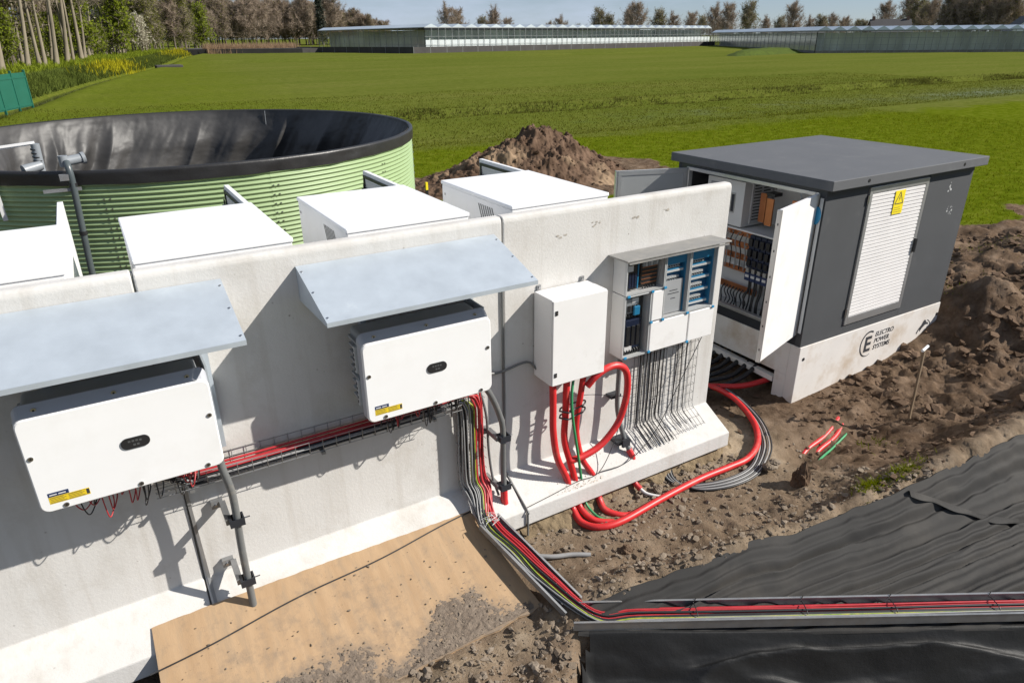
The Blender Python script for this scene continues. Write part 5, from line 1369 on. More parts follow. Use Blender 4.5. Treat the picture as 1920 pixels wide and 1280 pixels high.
# aluminium frame of the opening, floor, inner walls
m = MB()
m.box((TX0 - .012, OY0, OZ0), (TX0 + .055, OY0 + .045, OZ1)); m.box((TX0 - .012, OY1 - .045, OZ0), (TX0 + .055, OY1, OZ1)); m.box((TX0 - .012, OY0 + .046, OZ1 - .045), (TX0 + .055, OY1 - .046, OZ1)); m.box((TX0 - .012, OY0 + .046, OZ0), (TX0 + .055, OY1 - .046, OZ0 + .045))
m.build("door_frame", M_ALU, TS, bevel=.003)
m = MB(); m.box((TX0 + .071, OY0 - .02, TZD + .002), (TX1 - .1, TY1 - .1, TZD + .05)); m.build("floor_plate", M_INTER, TS)
m = MB(); m.box((7.62, OY0 - .02, TZD + .051), (7.66, TY1 - .1, TZB - .01)); m.build("inner_wall", M_INTER, TS)
m = MB(); m.box((TX0 + .071, OY0 - .04, TZD + .051), (7.619, OY0 - .021, TZB - .01)); m.build("inner_wall", M_INTER, TS)
# switch cabinet in the upper left, with vents and copper
m = MB(); m.box((7.06, 1.385, 1.765), (7.58, 2.02, 2.345)); cb_ = m.build("control_box", M_INTER, TS, bevel=.004)
m = MB(); m.box((7.050, 1.52, 1.93), (7.0595, 1.60, 2.19)); m.box((7.048, 1.62, 1.93), (7.0595, 1.64, 2.19)); m.build("display_frame", M_ALU, cb_)
m = MB(); m.box((7.046, 1.53, 1.95), (7.0495, 1.575, 2.17)); m.build("display", M_PRINT, cb_)
m = MB(); m.box((7.20, 1.384, 1.80), (7.58, 1.370, 2.33)); vp = m.build("vent_plate", M_GREYP, cb_)
for k in range(12):
    for q in range(2):
        m = MB(); m.box((7.23 + q * .17, 1.3695, 1.84 + k * .04), (7.36 + q * .17, 1.368, 1.855 + k * .04)); m.build("vent_slit", M_BLACK, vp)
for k, (xa, ya, w) in enumerate(((7.26, 1.20, .09), (7.18, 1.02, .10))):
    m = MB(); m.box((xa, ya, 1.84), (xa + .02, ya + w, 2.21 - .03 * k)); m.build("busbar", M_COPPER, TS)
m = MB(); m.box((7.14, .98, 2.22), (7.28, 1.10, 2.26)); m.build("busbar_cap", M_BLACK, TS)
m = MB(); m.box((7.06, .30, 1.725), (7.60, 2.1, 1.745)); m.build("shelf", M_INTER, TS)
for j in range(3):
    m = MB(); m.box((7.19, 1.28, 1.62 - j * .16), (7.205, 1.70, 1.70 - j * .16)); bb = m.build("busbar", M_COPPER, TS)
    for q in range(3):
        m = MB(); m.cyl((7.189, 1.35 + q * .12, 1.66 - j * .16), (7.172, 1.35 + q * .12, 1.66 - j * .16), .014, 6); m.build("bolt", M_STEEL, bb)
for q in range(5):
    y0_ = 1.175 - q * .092
    m = MB(); m.box((7.12, y0_, 1.26), (7.30, y0_ + .082, 1.69)); fs_ = m.build("fuse_switch", M_NAVY, TS, bevel=.008)
    for (za1, zb1, d_) in ((1.55, 1.65, .03), (1.41, 1.51, .035), (1.29, 1.37, .025)):
        m = MB(); m.box((7.12 - d_, y0_ + .012, za1), (7.119, y0_ + .07, zb1)); m.build("switch_face", M_BLACK, fs_, bevel=.004)
    m = MB(); m.box((7.10, y0_ + .015, 1.20), (7.25, y0_ + .065, 1.255)); m.build("terminal", M_ALU, fs_)
    m = MB(); m.box((7.11, y0_, 1.085), (7.28, y0_ + .082, 1.195)); tb = m.build("terminal_cover", M_NAVYL, fs_)
    m = MB(); m.box((7.1075, y0_ + .012, 1.13), (7.1095, y0_ + .07, 1.165)); m.build("label_strip", M_LGREY, tb)
    for w_ in range(2):
        m = MB(); m.tube(spline([(7.19, y0_ + .025 + .03 * w_, 1.09), (7.18, y0_ + .02 + .03 * w_, .95), (7.14, y0_ + .04 * w_ + rr_.uniform(-.03, .03), .80), (7.12, y0_ + .03 * w_, .655)], 5), .012, 6); m.build("cable", M_BLKCAB, TS)
m = MB(); m.box((7.19, 1.10, .87), (7.205, 1.75, .955)); m.build("earth_bar", M_COPPER, TS)
for k in range(3):
    m = MB(); m.box((7.25, .40 + k * .16, 1.80), (7.27, .48 + k * .16, 2.30 - .05 * k)); m.build("busbar", M_COPPER, TS)
for k in range(8):
    y0_ = 1.25 + .055 * k
    m = MB(); m.tube(spline([(7.18, y0_, .91), (7.15, y0_ + .02, .83), (7.16, y0_ + rr_.uniform(-.03, .03), .74), (7.15, y0_, .655)], 5), .009, 6); m.build("cable", M_BLKCAB, TS)
for k in range(4):
    m = MB(); m.box((7.185, 1.30 + k * .1, 1.215), (7.19, 1.36 + k * .1, 1.245)); m.build("label_strip", M_LGREY, TS)
m = MB(); m.box((7.19, 1.27, 1.14), (7.205, 1.70, 1.20)); m.build("busbar", M_COPPER, TS)
for k in range(5):
    m = MB(); m.tube(spline([(7.17, 1.33 + k * .08, 1.66), (7.13, 1.34 + k * .08, 1.55), (7.16, 1.33 + k * .08, 1.40), (7.17, 1.34 + k * .08, 1.17)], 5), .008, 6); m.build("cable", M_BLKCAB if k % 2 else M_GRYCAB, TS)
m = MB(); m.tube(spline([(7.3, 1.1, 2.3), (7.2, .9, 2.38), (7.2, .6, 2.36), (7.25, .4, 2.25)], 6), .014, 6); m.build("cable", M_BLKCAB, TS)
m = MB(); m.box((7.045, 1.68, 1.85), (7.0595, 1.95, 2.28)); m.build("meter_window", M_LEAF_IN, cb_)
m = MB(); m.box((7.30, OY0, .66), (7.33, 1.9, 1.10)); m.build("cable_duct_cover", M_GREYP, TS)
# door leaves
def leaf(hinge, free, name, face_mat, label, frame):
    h_, f_ = Vector((*hinge, 0)), Vector((*free, 0))
    d = (f_ - h_).normalized(); L_ = (f_ - h_).length
    nrm = Vector((d.y, -d.x, 0))
    if nrm.y > 0: nrm = -nrm                              # the side that faces the camera's half space
    c = (h_ + f_) / 2 + Vector((0, 0, (OZ0 + OZ1) / 2 - .005)); hz = (OZ1 - OZ0) / 2 - .012
    m = MB(); m.obox(c, d * (L_ / 2), nrm * .020, Vector((0, 0, hz))); lf = m.build("door_leaf", face_mat, TS, label=label, bevel=.003)
    for s_ in (-1, 1):
        m = MB(); m.obox(c + d * s_ * (L_ / 2 + .010), d * .0095, nrm * .026, Vector((0, 0, hz + .004))); m.build("edge_profile", M_ALU, lf, bevel=.003)
    if frame:
        for a, b, w, hh in ((0, hz - .03, L_ / 2 - .012, .03), (0, -hz + .03, L_ / 2 - .012, .03), (L_ / 2 - .035, 0, .024, hz - .062), (-L_ / 2 + .035, 0, .024, hz - .062)):
            m = MB(); m.obox(c + d * a + Vector((0, 0, b)) + nrm * .0235, d * w, nrm * .003, Vector((0, 0, hh))); m.build("stiffener", M_ALU, lf)
    return lf, c, d, nrm, L_, hz
lf, c, d, nrm, L_, hz = leaf((6.845, .185), (5.885, -.105), "near", M_WHITE2, "white open door leaf nearest the camera", False)
for q in range(6):
    m = MB(); m.obox(c + d * (L_ / 2 + .0205) + Vector((0, 0, -hz + .15 + q * .28)), d * .001, nrm * .006, Vector((0, 0, .012))); m.build("edge_hole", M_BLACK, lf)
leaf((6.845, 2.215), (5.90, 2.53), "far", M_LEAF_IN, "grey inner side of the far open door leaf", True)
# blue oval plate on the frame and stay arm
m = MB()
ov = [(.055 * math.cos(2 * PI * k / 20), .10 * math.sin(2 * PI * k / 20)) for k in range(20)]
m.add([(TX0 - .030, .150 + a, 2.20 + b) for a, b in ov] + [(TX0 - .016, .150 + a, 2.20 + b) for a, b in ov], [tuple(range(20)), tuple(reversed(range(20, 40)))] + [(i, (i + 1) % 20, (i + 1) % 20 + 20, i + 20) for i in range(20)]); m.build("blue_oval_plate", M_BLUE, TS)
m = MB(); m.bar((TX0 + .01, .42, 2.40), (6.45, .07, 2.415), .012, .006); m.build("stay_arm", M_STEEL, TS)
m = MB(); m.box((TX0 - .020, .095, .78), (TX0 - .013, .135, 2.40)); m.build("seal_strip", M_GREYP, TS)
# thick black supply cables entering under the base
for k in range(9):
    y0_ = .62 + k * .135
    z0_ = .10 - .012 * k
    m = MB(); m.tube(spline([(7.25, y0_ + .15, .14), (6.95, y0_ + .10, .09 - .006 * k), (6.6, y0_ + .06, .00 + rr_.uniform(-.02, .03)), (6.15, y0_ + .12 + .02 * k, -.04 + rr_.uniform(-.015, .03)), (5.75, y0_ + .35, .0), (5.35, y0_ + .62, .08)], 6), .030, 8)
    m.build("supply_cable", M_BLKCAB, None, "thick black supply cable running under the transformer station base", "cable", "supply cables into the station")

# ================================================================== water tank
TCX, TCY, TR_, TZ = 1.649, 10.258, 4.27, 2.45
TK = empty("water_tank", (TCX, TCY, 0), "round green corrugated water tank lined with black foil", "water tank")
PITCH_C = .068
zz = np.arange(0.02, TZ - .02, PITCH_C / 8)
nsheet = 12
for s_ in range(nsheet):
    a0 = 2 * PI * s_ / nsheet + .135; a1 = a0 + 2 * PI / nsheet + .02
    A, Z_ = np.meshgrid(np.linspace(a0, a1, 18), zz, indexing='ij')
    Rr = TR_ + .015 * np.sin(2 * PI * Z_ / PITCH_C) + (.003 if s_ % 2 else 0)
    grid_mesh("wall_sheet", TCX + Rr * np.cos(A), TCY + Rr * np.sin(A), Z_, M_TANKG, TK)
    if PI < (a0 % (2 * PI)) < 2 * PI:
        for q in range(2):
            for k in range(14):
                zb2 = .3 + k * PITCH_C * 2
                a = a0 + .006 + q * .018; p = Vector((TCX + (TR_ + .016) * math.cos(a), TCY + (TR_ + .016) * math.sin(a), zb2)); n_ = Vector((math.cos(a), math.sin(a), 0))
                m = MB(); m.cyl(p, p + n_ * .014, .011, 6); m.build("bolt", M_STEEL, TK)
# black band folded over the rim
A, T_ = np.meshgrid(np.linspace(0, 2 * PI, 260), np.linspace(0, 1, 9), indexing='ij')
prof_r = np.interp(T_, [0, .7, .8, .88, 1], [.034, .040, .034, .0, -.03]); prof_z = np.interp(T_, [0, .7, .8, .88, 1], [TZ - .185, TZ - .012, TZ + .006, TZ + .012, TZ - .01])
wob = .012 * fbm(A * 14, T_ * 1.5, 1.0, 3, 111)
grid_mesh("rim_band", TCX + (TR_ + prof_r + wob) * np.cos(A), TCY + (TR_ + prof_r + wob) * np.sin(A), prof_z + np.where(T_ < .05, .018 * fbm(A * 9, T_, 1.0, 2, 112), 0), M_TARP, TK)
# inner foil, hanging in slanting folds
A, T_ = np.meshgrid(np.linspace(0, 2 * PI, 900), np.linspace(0, 1, 90), indexing='ij')
depth = 2.25
s_ = A * TR_
sl = s_ - 0.75 * T_ * depth * (0.6 + 0.4 * T_)
fold = fbm(sl, T_ * .25, 1.5, 2, 121)
fold2 = 1 - np.abs(fbm(sl + .3 * T_, T_ * .3, 1.5, 2, 122)) * 2
fold3 = fbm(sl * 1.0, T_ * 4, 4.5, 4, 124, .6)
Rin = TR_ - .05 - sstep(0, .35, T_) * (.20 + .18 * fold + .17 * fold2) - sstep(0, .08, T_) * .010 * fold3 - .02 * np.abs(fbm(sl, T_ * .7, 5.0, 2, 123)) * sstep(0, .05, T_) - .25 * T_ ** 3
liner = grid_mesh("foil_lining", TCX + Rin * np.cos(A), TCY + Rin * np.sin(A), TZ - .005 - T_ * depth, M_LINER, TK)
# dark water / foil floor
bm = bmesh.new(); bmesh.ops.create_circle(bm, cap_ends=True, radius=TR_ - .2, segments=80)
me = bpy.data.meshes.new("tank_floor"); bm.to_mesh(me); bm.free(); me.materials.append(M_TARP)
link("tank_floor", me, TK, (0, 0, .25))
# weld seam up the far foil
m = MB(); aS = math.radians(57); 
m.bar((TCX + (TR_ - .07) * math.cos(aS), TCY + (TR_ - .07) * math.sin(aS), TZ - .02), (TCX + (TR_ - .12) * math.cos(aS), TCY + (TR_ - .12) * math.sin(aS), TZ - .5), .008, .004); m.build("weld_seam", M_INVB, TK)
# white stanchion on the left of the tank wall
m = MB(); m.bar((-1.185, 6.93, 2.26), (-1.17, 6.935, 1.80), .055, .03, (0, 1, 0)); m.build("white_batten", M_LGREY, TK)
# filling pipe over the rim
M_FIT = mat("grey_pipe_fitting", (0.24, 0.26, 0.28), rough=0.4, var=0.1)
FP = empty("filling_pipe", (-.27, 6.36, 1.0), "dark grey pipe climbing over the tank rim with elbow fitting", "pipe")
m = MB(); m.tube(spline([(-.315, 6.32, .35), (-.315, 6.32, 1.08), (-.29, 6.31, 1.75), (-.268, 6.30, 2.30), (-.27, 6.32, 2.50), (-.28, 6.40, 2.58)], 8), .042, 12); m.build("pipe", M_TANKPIPE, FP)
for zz_ in (1.62, 2.27):
    m = MB(); m.cyl((-.295 + (zz_ - 1.62) * .04, 6.312, zz_), (-.293 + (zz_ - 1.62) * .04, 6.311, zz_ + .05), .052, 12); m.build("coupling", M_BLACK, FP)
m = MB(); m.cyl((-.30, 6.46, 2.58), (-.10, 6.52, 2.60), .062, 14); m.cyl((-.10, 6.52, 2.60), (-.06, 6.53, 2.605), .078, 14); m.cyl((-.31, 6.44, 2.52), (-.31, 6.44, 2.66), .058, 14); m.build("tee_fitting", M_FIT, FP)
m = MB(); m.box((-.40, 6.27, 2.36), (-.28, 6.33, 2.44)); m.box((-.62, 6.30, 2.215), (-.18, 6.345, 2.255)); m.build("rim_bracket", M_GALVT, FP)
OP = empty("overflow_pipe", (-.55, 6.7, 2.2), "light grey pipe elbow standing inside the tank rim", "pipe")
m = MB(); m.cyl((-.62, 6.95, 2.05), (-.60, 6.93, 2.78), .055, 14); m.build("pipe", M_FIT, OP)
m = MB(); m.cyl((-.59, 6.90, 2.50), (-.80, 6.80, 2.46), .06, 14, .072); m.build("elbow", M_FIT, OP)
for k in range(4):
    m = MB(); m.cyl((-.612, 6.938, 2.55 + k * .05), (-.611, 6.937, 2.565 + k * .05), .060, 14); m.build("ring", M_BLACK, OP)
m = MB(); m.bar((-1.75, 6.95, 2.70), (-.60, 6.93, 2.80), .03, .03); m.bar((-1.75, 6.99, 2.665), (-.60, 6.97, 2.77), .012, .012)
m.build("white_pole", M_WHITE, None, "white pole reaching over the tank rim from the left", "pole")

# ================================================================== heap, stake, marker
hx_, hy_ = np.meshgrid(np.linspace(6.6, 17.2, 330), np.linspace(10.6, 16.8, 200), indexing='ij')
dx_ = (hx_ - 12.0); dy_ = (hy_ - 13.7)
rad = np.hypot(dx_ / np.where(dx_ < 0, 4.9, 3.5), dy_ / 2.5)
hz_ = 1.62 * np.clip(1 - rad, 0, 1) ** 1.02
hz_ = hz_ + np.clip(1.15 - rad, 0, 1) * (.28 * fbm(hx_, hy_, .8, 4, 131) + .26 * fbm(hx_, hy_, 2.4, 4, 132, .6) + .24 * fbm(hx_, hy_, 5.0, 4, 133, .72)) - .12
def heap_material():
    m = mat("heap_soil", (0.165, 0.108, 0.074), rough=0.95, var=0.4, vscale=3.5, bump=0.9, bscale=9, spec=0.05, vcol2=(0.055, 0.034, 0.022), detail=12)
    nt = m.node_tree; N, L = nt.nodes, nt.links; b = N["Principled BSDF"]
    src = b.inputs["Base Color"].links[0].from_socket
    tc = N.new("ShaderNodeTexCoord"); n = N.new("ShaderNodeTexNoise"); n.inputs["Scale"].default_value = .55; n.inputs["Detail"].default_value = 5
    L.new(tc.outputs["Object"], n.inputs["Vector"])
    r = N.new("ShaderNodeValToRGB"); r.color_ramp.elements[0].position = .54; r.color_ramp.elements[1].position = .66; L.new(n.outputs["Fac"], r.inputs[0])
    x = N.new("ShaderNodeMix"); x.data_type = 'RGBA'; x.inputs[7].default_value = (.26, .185, .12, 1); L.new(r.outputs[0], x.inputs[0]); L.new(src, x.inputs[6]); L.new(x.outputs[2], b.inputs["Base Color"])
    return m
heap = grid_mesh("soil_heap", hx_, hy_, hz_, heap_material())
tag(heap, "tall heap of dug brown soil behind the battery cabinets", "soil heap")
hxs = rng.uniform(7.5, 16.5, 1100); hys = rng.uniform(11.3, 16, 1100)
rr2 = np.hypot((hxs - 12) / np.where(hxs < 12, 4.9, 3.5), (hys - 13.7) / 2.5); kk = rr2 < 1.05; hxs, hys = hxs[kk], hys[kk]
ii = np.clip(((hxs - 6.6) / 10.6 * 329).round().astype(int), 0, 329); jj = np.clip(((hys - 10.6) / 6.2 * 199).round().astype(int), 0, 199)
r = .015 + .075 * rng.random(len(hxs)) ** 5
o = crumbs("heap_clods", np.stack([hxs, hys, hz_[ii, jj] - r * .1], -1), r, heap.data.materials[0], heap)
if "category" in o: del o["category"]
ST = empty("wooden_stake", (7.62, -1.0, .05), "thin wooden stake with white pipe piece on top in front of the lettering", "stake")
m = MB(); m.bar((7.60, -.99, -.15), (7.63, -.95, .80), .026, .022, (0, 1, 0)); m.build("stake_post", M_WOODST, ST)
m = MB(); m.cyl((7.55, -.97, .80), (7.70, -.94, .812), .016, 10); m.build("white_cap", M_WHITE, ST)
mk = empty("marker_post", (7.47, 12.25, 0), "small black and yellow marker post beside the green tank", "marker post")
m = MB(); m.box((7.44, 12.22, 0), (7.50, 12.28, .36)); m.build("post_foot", M_BLACK, mk); m = MB(); m.box((7.44, 12.22, .361), (7.50, 12.28, .56)); m.build("post_head", M_YELL, mk)

# ================================================================== green fence panels by the ditch
GF = empty("green_fence", (-3.4, 49, 0), "dark green ribbed sheet fence at the left picture edge", "fence")
pA, pB = Vector((-7.6, 38.0, 0)), Vector((-2.45, 52.0, 0))
dF = (pB - pA).normalized(); nF = Vector((dF.y, -dF.x, 0))
for k in range(8):
    a = pA + dF * (k * 1.86); b = a + dF * 1.82
    c = (a + b) / 2 + Vector((0, 0, 1.08 + .1))
    m = MB(); m.obox(c, dF * .91, nF * .02, Vector((0, 0, 1.02))); m.build("sheet", M_GREENF, GF)
    m = MB(); m.obox(c + Vector((0, 0, .75)) + nF * .035, dF * .91, nF * .014, Vector((0, 0, .05))); m.build("rail", M_GREENF, GF)
    m = MB(); m.obox(c + Vector((0, 0, -.9)) + nF * .035, dF * .91, nF * .014, Vector((0, 0, .05))); m.build("rail", M_GREENF, GF)
    m = MB(); m.obox(b + dF * .02 + Vector((0, 0, 1.15)), dF * .05, nF * .06, Vector((0, 0, 1.2))); m.build("post", M_GREENF, GF)

# ================================================================== greenhouses
M_GHPOST = mat("greenhouse_steel", (0.26, 0.27, 0.27), rough=0.5, metal=0.3, var=0.1)
M_GHROOF = mat("greenhouse_roof_glass", (0.50, 0.56, 0.60), rough=0.25, var=0.2, vscale=0.05, spec=0.7)
M_GHIN = mat("greenhouse_crop_shade", (0.52, 0.54, 0.48), rough=0.9, var=0.4, vscale=0.25, stretch=(1, 1, 0.3))
M_SCREEN = mat("white_screen_cloth", (0.72, 0.74, 0.76), rough=0.7, var=0.06, vscale=.3)
M_DARKW = mat("dark_wind_cloth", (0.055, 0.050, 0.048), rough=0.85, var=0.35, vscale=.4)
M_BASEW = mat("greenhouse_kerb", (0.18, 0.17, 0.15), rough=0.85, var=0.3, vscale=.5)
def greenhouse(label, corner, left, right, h, bays_l, bays_r, screen, kerb):
    R = empty("greenhouse", (corner[0], corner[1], 0), label, "greenhouse", "greenhouses across the field")
    c = Vector((*corner, 0)); l = Vector((*left, 0)); r = Vector((*right, 0))
    back = l + (r - c)
    up_ = Vector((0, 0, 1))
    for (a, b, n) in ((c, l, bays_l), (c, r, bays_r)):
        d = (b - a); L_ = d.length; d.normalize(); nr = Vector((d.y, -d.x, 0))
        if nr.dot(Vector((0, -4.6, 0)) - a) < 0: nr = -nr
        # each bay: pane, post, gable of the roof
        w = L_ / n
        pane = None; post = None
        for k in range(n):
            p = a + d * (w * k)
            m = MB(); m.quad(p + d * .06 + up_ * .55, p + d * (w - .06) + up_ * .55, p + d * (w - .06) + up_ * (h - .12), p + d * .06 + up_ * (h - .12)); m.build("pane", M_GHGLASS, R)
            m = MB(); m.bar(p, p + up_ * h, .10, .10); m.build("post", M_GHPOST, R)
        m = MB(); m.bar(b, b + up_ * h, .12, .12); m.build("post", M_GHPOST, R)
        for zz_ in (h * .36, h * .66, h - .06):
            m = MB(); m.bar(a + up_ * zz_ + nr * .07, b + up_ * zz_ + nr * .07, .06, .07 if zz_ < h - .1 else .2); m.build("rail", M_GHPOST, R)
        m = MB(); m.obox((a + b) / 2 + up_ * .27 - nr * .02, d * (L_ / 2), nr * .05, up_ * .27); m.build("kerb_wall", kerb, R)
        if screen and b is r:
            m = MB(); m.obox((a + b) / 2 + up_ * (h * .40) - nr * .25, d * (L_ / 2 - .5), nr * .02, up_ * (h * .13)); m.build("screen_cloth", M_SCREEN, R)
        m = MB(); m.obox((a + b) / 2 + up_ * (h * .48) - nr * 3.0, d * (L_ / 2 - 3), nr * .2, up_ * (h * .42)); m.build("crop", M_GHIN, R)
    # saw-tooth glass roof: ridges run back from the long side
    dr = (r - c); n = bays_r // 2; dl = (l - c)
    for k in range(n):
        a = c + dr * (k / n); b = c + dr * ((k + 1) / n); mid = (a + b) / 2 + up_ * .85
        a, b = a + up_ * h, b + up_ * h
        m = MB(); m.add([a, mid + up_ * h, mid + up_ * h + dl, a + dl], [(0, 1, 2, 3)]); m.add([mid + up_ * h, b, b + dl, mid + up_ * h + dl], [(0, 1, 2, 3)]); m.add([a, b, mid + up_ * h], [(0, 1, 2)])
        m.build("roof_bay", M_GHROOF, R)
    return R
greenhouse("long far greenhouse with white screen band in the picture middle", (79.5, 171.2), (75.7, 250.3), (212.6, 202.8), 6.3, 20, 60, True, M_DARKW)
greenhouse("nearer greenhouse on the right with its corner toward the field", (146.0, 105.6), (207.6, 197.9), (203.0, 66.0), 4.7, 30, 44, False, M_BASEW)
# dark wind cloth fence and low black basin edge at the left end of the far greenhouse
WF = empty("wind_cloth_fence", (70, 190, 0), "long dark wind cloth fence in front of the far greenhouse", "fence")
pts = [Vector((52, 222, 0)), Vector((74, 166, 0)), Vector((206, 194, 0))]
for a, b in zip(pts[:-1], pts[1:]):
    L_ = (b - a).length; n = int(L_ / 5); d = (b - a).normalized(); nr = Vector((d.y, -d.x, 0))
    for k in range(n):
        p, q = a + d * (L_ * k / n), a + d * (L_ * (k + 1) / n)
        m = MB(); m.obox((p + q) / 2 + Vector((0, 0, .95)), d * (L_ / n / 2 - .03), nr * .02, Vector((0, 0, .85))); m.build("cloth", M_DARKW, WF)
        m = MB(); m.bar(p, p + Vector((0, 0, 1.9)), .10, .10); m.build("post", M_GHPOST, WF)
BS = MB(); BS.prism([(24, 214), (28, 236), (62, 236), (62, 200), (56, 200)], 2, 0, 1.5)
BS.build("basin_embankment", M_DARKW, None, "low black foil basin edge left of the far greenhouse", "basin")
gm = MB()
xs_, ys_ = np.meshgrid(np.linspace(-1, 1, 30), np.linspace(-1, 1, 14), indexing='ij')
gb = grid_mesh("grass_bank", 133 + xs_ * 16 + ys_ * 2, 108 + xs_ * 4 + ys_ * 3.5, 1.35 * np.clip(1 - xs_ ** 4, 0, 1) * np.clip(1 - ys_ ** 2, 0, 1) + .12 * fbm(xs_ * 6, ys_ * 3, 1.5, 3, 141) - .05, mat("bank_grass", (0.06, 0.085, 0.012), rough=0.95, var=0.35, vscale=1.2, spec=0.1, bump=.6, bscale=3))
tag(gb, "low green grass bank at the foot of the nearer greenhouse", None, None, "structure")

# ================================================================== houses
M_TILE = mat("dark_roof_tile", (0.045, 0.042, 0.045), rough=0.7, var=0.2, vscale=.5)
M_BRICK = mat("house_brick", (0.16, 0.095, 0.07), rough=0.85, var=0.25, vscale=.8)
M_HWHITE = mat("house_white", (0.62, 0.62, 0.61), rough=0.7, var=0.05)
M_PANE = mat("house_window", (0.04, 0.05, 0.06), rough=0.15, var=0.2)
def house(c, dvec, L_, W, h, rh, wall_m, label, chim=1):
    R = empty("house", (c[0], c[1], 0), label, "house", "houses beyond the greenhouses")
    d = Vector((*dvec, 0)).normalized(); n = Vector((d.y, -d.x, 0)); c = Vector((*c, 0)); u = Vector((0, 0, 1))
    m = MB(); m.obox(c + u * h / 2, d * L_ / 2, n * W / 2, u * h / 2); w = m.build("wall", wall_m, R)
    for s_ in (-1, 1):
        m = MB(); e = c + d * s_ * (L_ / 2 - .05) + u * h; m.add([e + n * W / 2, e - n * W / 2, e + u * rh], [(0, 1, 2)]); m.build("gable", wall_m, R)
    for s_ in (-1, 1):
        a = c + u * (h - .2) + n * s_ * (W / 2 + .35); t = c + u * (h + rh + .05)
        m = MB(); m.add([a - d * (L_ / 2 + .3), a + d * (L_ / 2 + .3), t + d * (L_ / 2 + .3), t - d * (L_ / 2 + .3)], [(0, 1, 2, 3)]); rf = m.build("roof", M_TILE, R)
    for k in range(chim):
        p = c + d * (L_ / 2 - 1.0 - k * (L_ - 2)) + u * (h + rh - .3); m = MB(); m.obox(p + u * .5, d * .45, n * .45, u * .9); m.build("chimney", M_BRICK, R)
    for s_ in (-1, 1):
        for k in range(3):
            p = c + n * s_ * (W / 2 + .03) + d * (-L_ / 3 + k * L_ / 3) + u * (h * .6); m = MB(); m.obox(p, d * .6, n * .02, u * .6); m.build("window", M_PANE, R)
        p = c + d * s_ * (L_ / 2 + .03) + u * (h + .6); m = MB(); m.obox(p, d * .02, n * .7, u * .7); m.build("window", M_PANE, R)
house((290.0, 181.0), (0.75, -0.65), 15, 9, 4.6, 4.6, M_BRICK, "house with steep dark roof and two chimneys above the right greenhouse", 2)
house((268, 120.5), (-0.75, -0.62), 13, 10, 4.2, 4.6, M_HWHITE, "house with white gable at the right picture edge", 1)
house((302, 228), (0.85, -0.5), 22, 10, 3.6, 3.0, M_BRICK, "low dark-roofed barn among trees above the right greenhouse", 0)

# ================================================================== trees
M_TWIG = leaf_mat("bare_twig", (0.33, 0.28, 0.215), .3, .35, .2)
M_TWIGR = leaf_mat("reddish_twig", (0.345, 0.275, 0.215), .3, .35, .2)
M_LEAFG = leaf_mat("fresh_leaf", (0.20, 0.245, 0.025), .5)
M_LEAFD = leaf_mat("olive_leaf", (0.16, 0.165, 0.035), .4)
M_BLOSS = leaf_mat("white_blossom", (0.55, 0.52, 0.40), 1.0, .25)
M_YFLOW = leaf_mat("yellow_flower", (0.42, 0.38, 0.02), 2.0)
M_REED = leaf_mat("dry_reed", (0.36, 0.25, 0.16), .4, .3)
M_BARKL = mat("pale_bark", (0.25, 0.215, 0.16), rough=0.9, var=0.35, vscale=.7, stretch=(2, 2, 0.4), spec=0.1)

